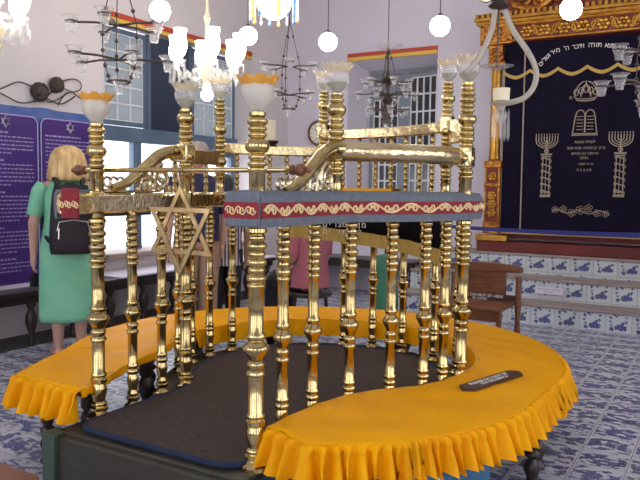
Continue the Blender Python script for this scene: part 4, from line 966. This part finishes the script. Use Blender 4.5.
# --- blonde woman, seen from behind
wp=atZ(70,356,0); face=math.atan2(wp.y,wp.x)-pi/2+.10
wo=thing('person','person with blonde bob in mint green dress with black backpack reading the purple boards','person',(wp.x,wp.y,0),face,local=True)
blob(body_parts(1.64,arms=[((-.19,-.01,1.32),(-.255,-.03,1.06),(-.255,.03,.81)),((.19,-.01,1.32),(.245,-.01,1.06),(.16,.18,.95))]),'body','skin',wo,.0075)
dr=loft([(.30,.225,.165,-.01),(.34,.228,.168,-.01),(.50,.228,.17,-.01),(.70,.222,.172,-.01),(.88,.212,.165,-.01),(1.02,.185,.145,0),(1.10,.178,.14,0),(1.22,.19,.145,0),(1.30,.205,.12,-.005),(1.36,.17,.085,-.01),(1.395,.10,.07,-.01),(1.405,.075,.066,-.01)],48,lambda a,i:(.022*cos(7*a+i*.3)+.012*cos(13*a))*max(0,(5-i)/5)).build('dress','mint',wo,ang=180); dr.modifiers.new('s','SOLIDIFY').thickness=.004
for s in(-1,1):
    q=[(s*.17,-.01,1.345),(s*.205,-.015,1.30),(s*.232,-.02,1.20),(s*.25,-.025,1.12)] if s<0 else [(s*.17,-.01,1.345),(s*.205,-.01,1.30),(s*.225,-.01,1.20),(s*.24,-.012,1.12)]
    sl=B().tube(q,[.066,.066,.058,.058],16).build('sleeve','mint',wo)
hb=B()
pr=[(0.0,.13),(.05,.122),(.085,.10),(.112,.06),(.125,.01),(.132,-.05),(.140,-.10),(.138,-.135),(.118,-.15),(.09,-.14)]
hb.lathe([(r,z) for r,z in pr[::-1]],(0,-.02,1.535),64,Matrix.Diagonal((1.07,.98,1)),wav=lambda a,i:.035*cos(13*a+i*.5)+.03*cos(29*a+1-i*.7)+.02*cos(43*a+i) if i<8 else .008*cos(17*a))
for v in hb.v:
    if v.y>.045: v.y=.045+(v.y-.045)*.2; 
hb.build('hair','blonde',wo,ang=180)
# backpack : carried, a thing of its own
bp_=thing('backpack','black backpack with front zip pocket on the back of the mint green dress','backpack',(wp.x,wp.y,0),face,local=True)
def rbox(x0,x1,y0_,y1_,z0_,z1_,taper=.8):
    rings=[]; n=10
    for i in range(n+1):
        t=i/n; z=z0_+(z1_-z0_)*t; e=(1-abs(2*t-1)**5)**.5 if 0<t<1 else .55; w=(x1-x0)/2*(1-(1-taper)*t); rings.append((z,w*(.75+.25*e),(y1_-y0_)/2*(.6+.4*e),(y0_+y1_)/2))
    b=loft(rings,36,lambda a,i:.16*abs(sin(2*a))**1.5); s=36; n0=len(b.v); b.f.append(tuple(range(s))[::-1]); b.f.append(tuple(n0-s+k for k in range(s))); return b
rbox(-.165,.165,-.31,-.15,.84,1.36,.78).build('bag_body','bag',bp_); rbox(-.125,.125,-.36,-.29,.87,1.10,.9).build('front_pocket','bag',bp_)
z=B(); z.tube([(-.115,-.36,1.02),(-.10,-.362,1.085),(0,-.366,1.10),(.10,-.362,1.085),(.115,-.36,1.02)],.004,5); z.tube([(-.1,-.365,1.04),(-.105,-.368,.96)],.006,5); z.build('zip','zip',bp_)
for s in(-1,1):
    B().tube(catmull([(s*.07,-.20,1.31),(s*.10,-.12,1.395),(s*.115,.0,1.40),(s*.125,.10,1.32),(s*.15,.16,1.18),(s*.17,.10,1.05),(s*.16,-.08,.95),(s*.12,-.2,.91)],40),.02,8).build('shoulder_strap','bag',bp_)
hd=B().tube(catmull([(-.05,-.20,1.32),(-.04,-.2,1.36),(.04,-.2,1.36),(.05,-.20,1.32)],12),.009,6).build('top_handle','bag',bp_)
ph_=Matrix.Rotation(face,3,'Z')@Vector((-.245,.07,.60)); ph_+=Vector((wp.x,wp.y,0))
po_=B(); po_.box((ph_.x-.02,ph_.y-.035,ph_.z-.04),(ph_.x+.02,ph_.y+.035,ph_.z+.06)); po_.tube([(ph_.x,ph_.y,ph_.z+.06),(ph_.x,ph_.y,ph_.z+.15)],.006,6); tag(po_.build('pouch','bag',bevel=.008,origin=ph_),'small black pouch dangling from the hand of the person in mint','pouch')
# --- visitors behind the platform
def visitor(loc,face,h,label,top,bottom,hair,hairshape='short',skin='skin',shirt_z=.86,sit=False):
    t=thing('person',label,'person',loc,face,local=True); k=h/1.64
    blob(body_parts(h,female=False),'body',skin,t,.011,2)
    loft([(shirt_z*k,.19*k,.14*k,-.005),(1.0*k,.175*k,.135*k,0),(1.15*k,.185*k,.14*k,0),(1.28*k,.205*k,.125*k,0),(1.36*k,.17*k,.085*k,-.01),(1.40*k,.075*k,.068*k,-.01)],36,lambda a,i:.015*cos(7*a)).build('shirt',top,t,ang=180)
    for s in(-1,1): B().tube([(s*.17*k,-.01,1.345*k),(s*.21*k,-.01,1.28*k),(s*.236*k,-.025,1.08*k)],[.062*k,.064*k,.058*k],14).build('sleeve',top,t)
    tr=B()
    for s in(-1,1): tr.tube([(s*.09*k,0,.90*k),(s*.09*k,0,.78*k),(s*.09*k,0,.46*k),(s*.09*k,-.01,.06*k)],[.10*k,.105*k,.082*k,.07*k],16)
    tr.build('trousers',bottom,t)
    hp=[(0.0,.118),(.05,.11),(.082,.075),(.092,.03),(.09,-.02),(.075,-.06)]
    b=B().lathe([(r*k,z*k) for r,z in hp[::-1]],(0,-.018*k,1.54*k),40,Matrix.Diagonal((1,1.12,1)),wav=lambda a,i:.03*cos(9*a)+.02*cos(17*a))
    for v in b.v:
        if v.y>.05*k and v.z<1.60*k: v.y=.05*k
    b.build('hair',hair,t,ang=180); return t
v1=atD(197,150,5.9); visitor((v1.x,v1.y,0),R(60),1.72,'grey haired person in navy top and khaki trousers standing behind the left balusters','navy','khaki','grey_hair')
v2=atD(224,205,6.3); visitor((v2.x,v2.y,0),R(40),1.46,'shorter person in striped shirt and black trousers behind the brass star','stripe','black','black_hair',skin='skin_tan',shirt_z=.74)
# seated visitor in pink
v3=atD(311,245,6.4); st=thing('person','person seated in pink top and black trousers glimpsed below the velvet cloth','person',(v3.x,v3.y,0),R(75),local=True)
def shift(P,dz): 
    out_=[]
    for p in P:
        if p[0]=='c': out_.append(('c',(p[1][0],p[1][1],p[1][2]+dz),p[2],(p[3][0],p[3][1],p[3][2]+dz),p[4]))
        else: out_.append(('e',(p[1][0],p[1][1],p[1][2]+dz),p[2]))
    return out_
bs=shift(body_parts(1.6,sit=True,arms=[((-.185,-.01,1.32),(-.22,.02,1.08),(-.12,.24,.98)),((.185,-.01,1.32),(.22,.02,1.08),(.12,.24,.98))]),-.34)
for s in(-1,1): bs+= [('c',(s*.10,.40,.12),.04,(s*.10,.41,.06),.038),('c',(s*.10,.40,.04),.035,(s*.11,.52,.03),.03)]
blob(bs,'body','skin_tan',st,.011,2)
loft([(.46,.20,.17,0),(.56,.19,.15,0),(.70,.175,.135,0),(.84,.185,.14,0),(.95,.20,.12,0),(1.02,.16,.085,-.01),(1.06,.072,.066,-.01)],36).build('top','pink',st,ang=180)
for s in(-1,1): B().tube([(s*.165,-.01,.98),(s*.205,0,.92),(s*.22,.02,.74)],[.06,.062,.055],14).build('sleeve','pink',st)
tr=B()
for s in(-1,1): tr.tube(catmull([(s*.085,-.02,.50),(s*.1,.36,.50),(s*.1,.42,.42),(s*.1,.41,.08)],20),[.09]*8+[.075]*13,14)
tr.build('trousers','black',st)
b=B().lathe([(.07,-.06),(.088,-.02),(.09,.03),(.08,.075),(.05,.107),(0.0,.115)],(0,-.018,1.17),36,Matrix.Diagonal((1,1.12,1)),wav=lambda a,i:.03*cos(9*a))
for v in b.v:
    if v.y>.05 and v.z<1.22: v.y=.05
b.build('hair','black_hair',st,ang=180)
sr=Matrix.Rotation(R(20),3,'Z'); sl_=(v3.x,v3.y,0); stl=thing('wooden_stool','dark low stool under the seated person in pink','stool',sl_)
B().lathe([(.0,.37),(.19,.37),(.2,.38),(.2,.40),(.19,.41),(0.0,.41)],sl_,24).build('seat','dark_wood',stl)
for k in range(4): a=k*pi/2+.5; B().tube([(v3.x+.14*cos(a),v3.y+.14*sin(a),.37),(v3.x+.17*cos(a),v3.y+.17*sin(a),0)],.018,8).build('leg','dark_wood',stl)
# ================================================================== HANGING LAMPS
def globe(px,py,d,r,label,mount=ZC):
    c=atD(px,py,d); t=thing('globe_pendant',label,'lamp',c,group='lit white globe pendants')
    B().sphere(c,r,24,16).build('globe','bulb',t); B().lathe([(r*.35,r*.93),(r*.38,r*1.05),(r*.2,r*1.2),(.006,r*1.3)],c,14).build('cap','iron',t)
    B().tube([(c.x,c.y,c.z+r*1.25),(c.x,c.y,mount)],.005,6).build('rod','iron',t); return t
globe(160,11,6.3,.092,'lit white globe pendant over the left window, near the striped painted moulding')
globe(248,36,7.0,.090,'lit white globe pendant partly behind the lit tulip chandelier')
globe(328,42,7.0,.090,'lit white globe pendant above the pair of lamp bowls beside the clock')
globe(440,26,6.6,.092,'lit white globe pendant at the right end of the back wall recess')
globe(571,9,6.3,.095,'lit white globe pendant hanging before the gilded cornice')
# large globe with coloured glass drops
c=atD(274,2,4.8); t=thing('globe_chandelier','large lit globe ringed by blue and amber glass drops at top centre','lamp',c)
B().sphere(c,.115,24,16).build('globe','bulb',t); B().tube([(c.x,c.y,c.z+.11),(c.x,c.y,ZC)],.006,6).build('rod','iron',t)
B().tube([(c.x+.16*cos(a*.2618),c.y+.16*sin(a*.2618),c.z+.06) for a in range(24)],.008,6,closed=True).build('ring','brass',t)
M['blue_glass']=glassmat('blue glass',(.25,.4,.65),.6); 
for k in range(16):
    a=k*pi/8; x,y=c.x+.16*cos(a),c.y+.16*sin(a); B().lathe([(0.0,-.13),(.012,-.115),(.007,-.09),(.009,-.02),(.005,.05),(0.0,.055)],(x,y,c.z),8).build('glass_drop',('blue_glass','clear','amber')[k%3],t)
# lit chandeliers with tulip shades
def tulip_chandelier(c,label,arms,ra,sh,off=0,k=1,extra=True):
    t=thing('tulip_chandelier',label,'chandelier',c,group='lit crystal chandeliers')
    B().lathe([(0.0,-.20*k),(.02*k,-.19*k),(.035*k,-.15*k),(.02*k,-.11*k),(.05*k,-.07*k),(.06*k,-.03*k),(.03*k,.0),(.018*k,.05*k),(.03*k,.09*k),(.016*k,.12*k),(.014*k,.30*k),(.026*k,.33*k),(.012*k,.36*k),(.008*k,.5*k)],c,16).build('stem','pale_amber',t)
    B().tube([(c.x,c.y,c.z+.48*k),(c.x,c.y,ZC)],.006,6).build('rod','iron',t)
    for i in range(arms):
        a=off+2*pi*i/arms; d_=Vector((cos(a),sin(a),0)); z=Vector((0,0,1))
        ar=B().tube(catmull([tuple(c+d_*.03+z*-.03*k),tuple(c+d_*ra*.35+z*-.10*k),tuple(c+d_*ra*.75+z*-.09*k),tuple(c+d_*ra+z*-.0)],16),.008*k,8).build('arm','clear',t)
        p=c+d_*ra
        B().lathe([(.008*k,-.01),(.035*k,.0),(.04*k,.006),(.02*k,.012),(.018*k,.03),(.0,.03)],p,14).build('drip_pan','clear',ar)
        B().open_lathe([(.016*k,.028),(.03*k,.045),(.045*k,.085*k),(.046*k,.12*k),(.038*k,.16*k),(.044*k,sh*k),(.041*k,sh*k),(.034*k,.16*k),(.042*k,.12*k),(.03*k,.06)],p,18).build('tulip_shade','shade_lit',ar)
        pr=B()
        for j in range(5):
            b_=j*2*pi/5; q=p+Vector((.036*k*cos(b_),.036*k*sin(b_),-.005)); pr.lathe([(0.0,-.12*k),(.011*k,-.10*k),(.004*k,-.015),(.0055*k,-.008),(0.0,0)],q,6)
        pr.build('crystal_drops','clear',ar)
    be=B()
    for i in range(arms*2):
        a=off+pi*i/arms; d_=Vector((cos(a),sin(a),0))
        for j in range(7): f=j/6; be.sphere(c+d_*(.03+(ra*.8)*f)*k**0+Vector((0,0,(.10-.42*f*(1-f)-.12*f)*k)),.014*k,7,5)
    be.build('bead_swags','clear',t); return t
cc=atD(207,66,5.0); tulip_chandelier(cc,'lit crystal chandelier with glowing tulip shades before the left window',6,.235,.215,.35,1)
gb=atD(207,95,4.9); globe(207,95,4.98,.042,'small lit opal ball hanging below the tulip chandelier',cc.z-.19)
tulip_chandelier(atD(-4,19,3.9),'lit crystal chandelier cut off by the upper left picture corner',5,.15,.16,.45,.95)
# unlit oil cup lamps
def glass_cup(p,parent,k=1,m='clear'):
    B().open_lathe([(0.0,-.06*k),(.022*k,-.058*k),(.027*k,-.03*k),(.033*k,.0),(.044*k,.028*k),(.058*k,.036*k),(.056*k,.038*k),(.042*k,.031*k),(.030*k,.0),(.024*k,-.03*k),(.018*k,-.052*k),(0.0,-.053*k)],p,20).build('glass_cup',m,parent)
def cup_lamp(c,label,tiers,zt,k=1,ring_z=None,group='unlit hanging oil lamps',chains=3,m='clear'):
    """tiers: (dz, radius, arms, phase)"""
    t=thing('oil_cup_lamp',label,'hanging lamp',c,group=group)
    zmin=min(q[0] for q in tiers)
    for dz,ra,n,ph in tiers:
        hub=Vector((c.x,c.y,c.z+dz))
        for i in range(n):
            a=ph+2*pi*i/n; d_=Vector((cos(a),sin(a),0)); e_=hub+d_*ra
            ar=B().tube([hub,hub+d_*ra*.5+Vector((0,0,.008)),e_],.007*k,6).build('arm','iron',t)
            B().tube([(e_.x+.036*k*cos(j*.5236),e_.y+.036*k*sin(j*.5236),e_.z+.004) for j in range(12)],.004*k,5,closed=True).build('cup_ring','iron',ar)
            glass_cup(e_,ar,k,m)
    rr=tiers[0][1]*.42
    for i in range(chains):
        a=2*pi*i/chains+.4; d_=Vector((cos(a),sin(a),0)); b=B(); p0=Vector((c.x,c.y,zt)); p1=Vector((c.x,c.y,c.z+tiers[0][0]))+d_*rr; p2=Vector((c.x,c.y,c.z+zmin))+d_*rr*1.0; p3=Vector((c.x,c.y,c.z+zmin-.13*k))+d_*rr*.6
        for u,v in((p0,p1),(p1,p2),(p2,p3)):
            b.tube([u,v],.0035*k,5)
            for f in(.35,.8): b.sphere(u.lerp(v,f),.013*k,8,6)
        b.build('bead_chain','iron',t)
    B().tube([(c.x+rr*.6*cos(j*.3142),c.y+rr*.6*sin(j*.3142),c.z+zmin-.13*k) for j in range(20)],.006*k,6,closed=True).build('bottom_ring','iron',t)
    bc=Vector((c.x,c.y,c.z+zmin-.14*k)); glass_cup(bc,t,k*1.1,m)
    B().tube([(c.x,c.y,zt),(c.x,c.y,ZC)],.004,5).build('rod','iron',t); return t
c=atD(119,60,4.3); cup_lamp(c,'unlit two tier oil lamp of glass cups hanging before the left window',[(.205,.27,5,.2),(0,.29,5,.75)],c.z+.62,1.0)
c=atD(289,95,6.0); cup_lamp(c,'unlit oil lamp of dark chains and glass cups before the plain back wall',[(.235,.22,5,.3),(0,.22,4,.0)],c.z+.62,.9)
c=atD(387,106,6.0); q=cup_lamp(c,'unlit dark metal chandelier of glass cups before the back wall recess',[(.19,.19,6,.2),(.09,.24,6,.6),(-.04,.17,6,.1)],c.z+.52,.8,m='clear')
B().lathe([(0.0,-.16),(.02,-.14),(.03,-.1),(.015,-.05),(.03,.0),(.05,.05),(.025,.09),(.015,.14),(.03,.19),(.06,.22),(.02,.25),(.012,.30),(.008,.42),(.02,.44),(.01,.47)],c,16).build('turned_stem','iron',q)
B().lathe([(.02,.46),(.12,.50),(.125,.505),(.02,.47)],c,20).build('glass_canopy','clear',q)
c=atD(645,84,3.4); cup_lamp(c,'unlit oil lamp of glass cups at the right picture edge before the navy curtain',[(.155,.13,5,2.4),(.0,.20,5,3.0)],c.z+.5,.78,m='clear')
# glass S-arm chandelier at upper right
D6=3.0; top=atD(499,6,D6); ch_=thing('glass_arm_chandelier','clear glass chandelier with curved white glass arms and cream candle light before the curtain','chandelier',top)
for pts in([(505,10),(513,30),(528,52),(536,70),(534,86),(524,98),(508,103)],[(495,10),(491,32),(482,52),(474,64),(466,72)]):
    B().tube(catmull([tuple(atD(x,y,D6)) for x,y in pts],30),[.0125]*12+[.012]*19,10).build('glass_arm','milk',ch_)
B().lathe([(.0,-.01),(.03,-.01),(.045,0),(.03,.015),(.035,.03),(.02,.06),(.015,.12)],top,18).build('crown_hub','iron',ch_); B().tube([(top.x,top.y,top.z+.1),(top.x,top.y,ZC)],.006,6).build('rod','iron',ch_)
p=atD(497,67,D6); B().lathe([(0.0,-.008),(.02,-.012),(.06,0),(.072,.004),(.06,.004),(.0,.012)],p,24).build('glass_plate','clear',ch_); B().tube([p,top],.004,5).build('plate_rod','iron',ch_)
p=atD(501,104,D6); B().lathe([(.012,-.03),(.02,-.01),(.045,.0),(.048,.006),(.02,.01),(0.0,.01)],p,18).build('candle_cup','milk',ch_)
B().lathe([(.0,-.09),(.02,-.08),(.03,-.05),(.02,-.02),(.012,-.01)],p,14).build('crystal_pendant','clear',ch_)
B().lathe([(0.0,.012),(.034,.012),(.036,.065),(.03,.062),(0.0,.06)],p,18).build('candle_light','wax',ch_)
for k in range(5): a=k*1.257; B().lathe([(0.0,-.16),(.007,-.14),(.004,-.03),(0.0,-.02)],p+Vector((.034*cos(a),.034*sin(a),0)),6).build('glass_drop','clear',ch_)
for k in range(3): scc=B(); scroll(scc,top.x-.06+.12*k,top.z+.07,top.y+.02*k,.05,1.2,1 if k%2 else -1,.010); scc.build('scroll_ornament','silver',ch_)
# ================================================================== LIGHT
w=bpy.data.worlds.new('world'); S.world=w; w.use_nodes=True; bg=w.node_tree.nodes['Background']; bg.inputs[0].default_value=(.93,.95,1,1); bg.inputs[1].default_value=3.2
for o in list(COL.objects):
    if '_o' in o.keys(): del o['_o']
vs_=S.view_settings; vs_.view_transform='Standard'; vs_.look='None'; vs_.gamma=1; vs_.use_curve_mapping=False; vs_.exposure=0.35
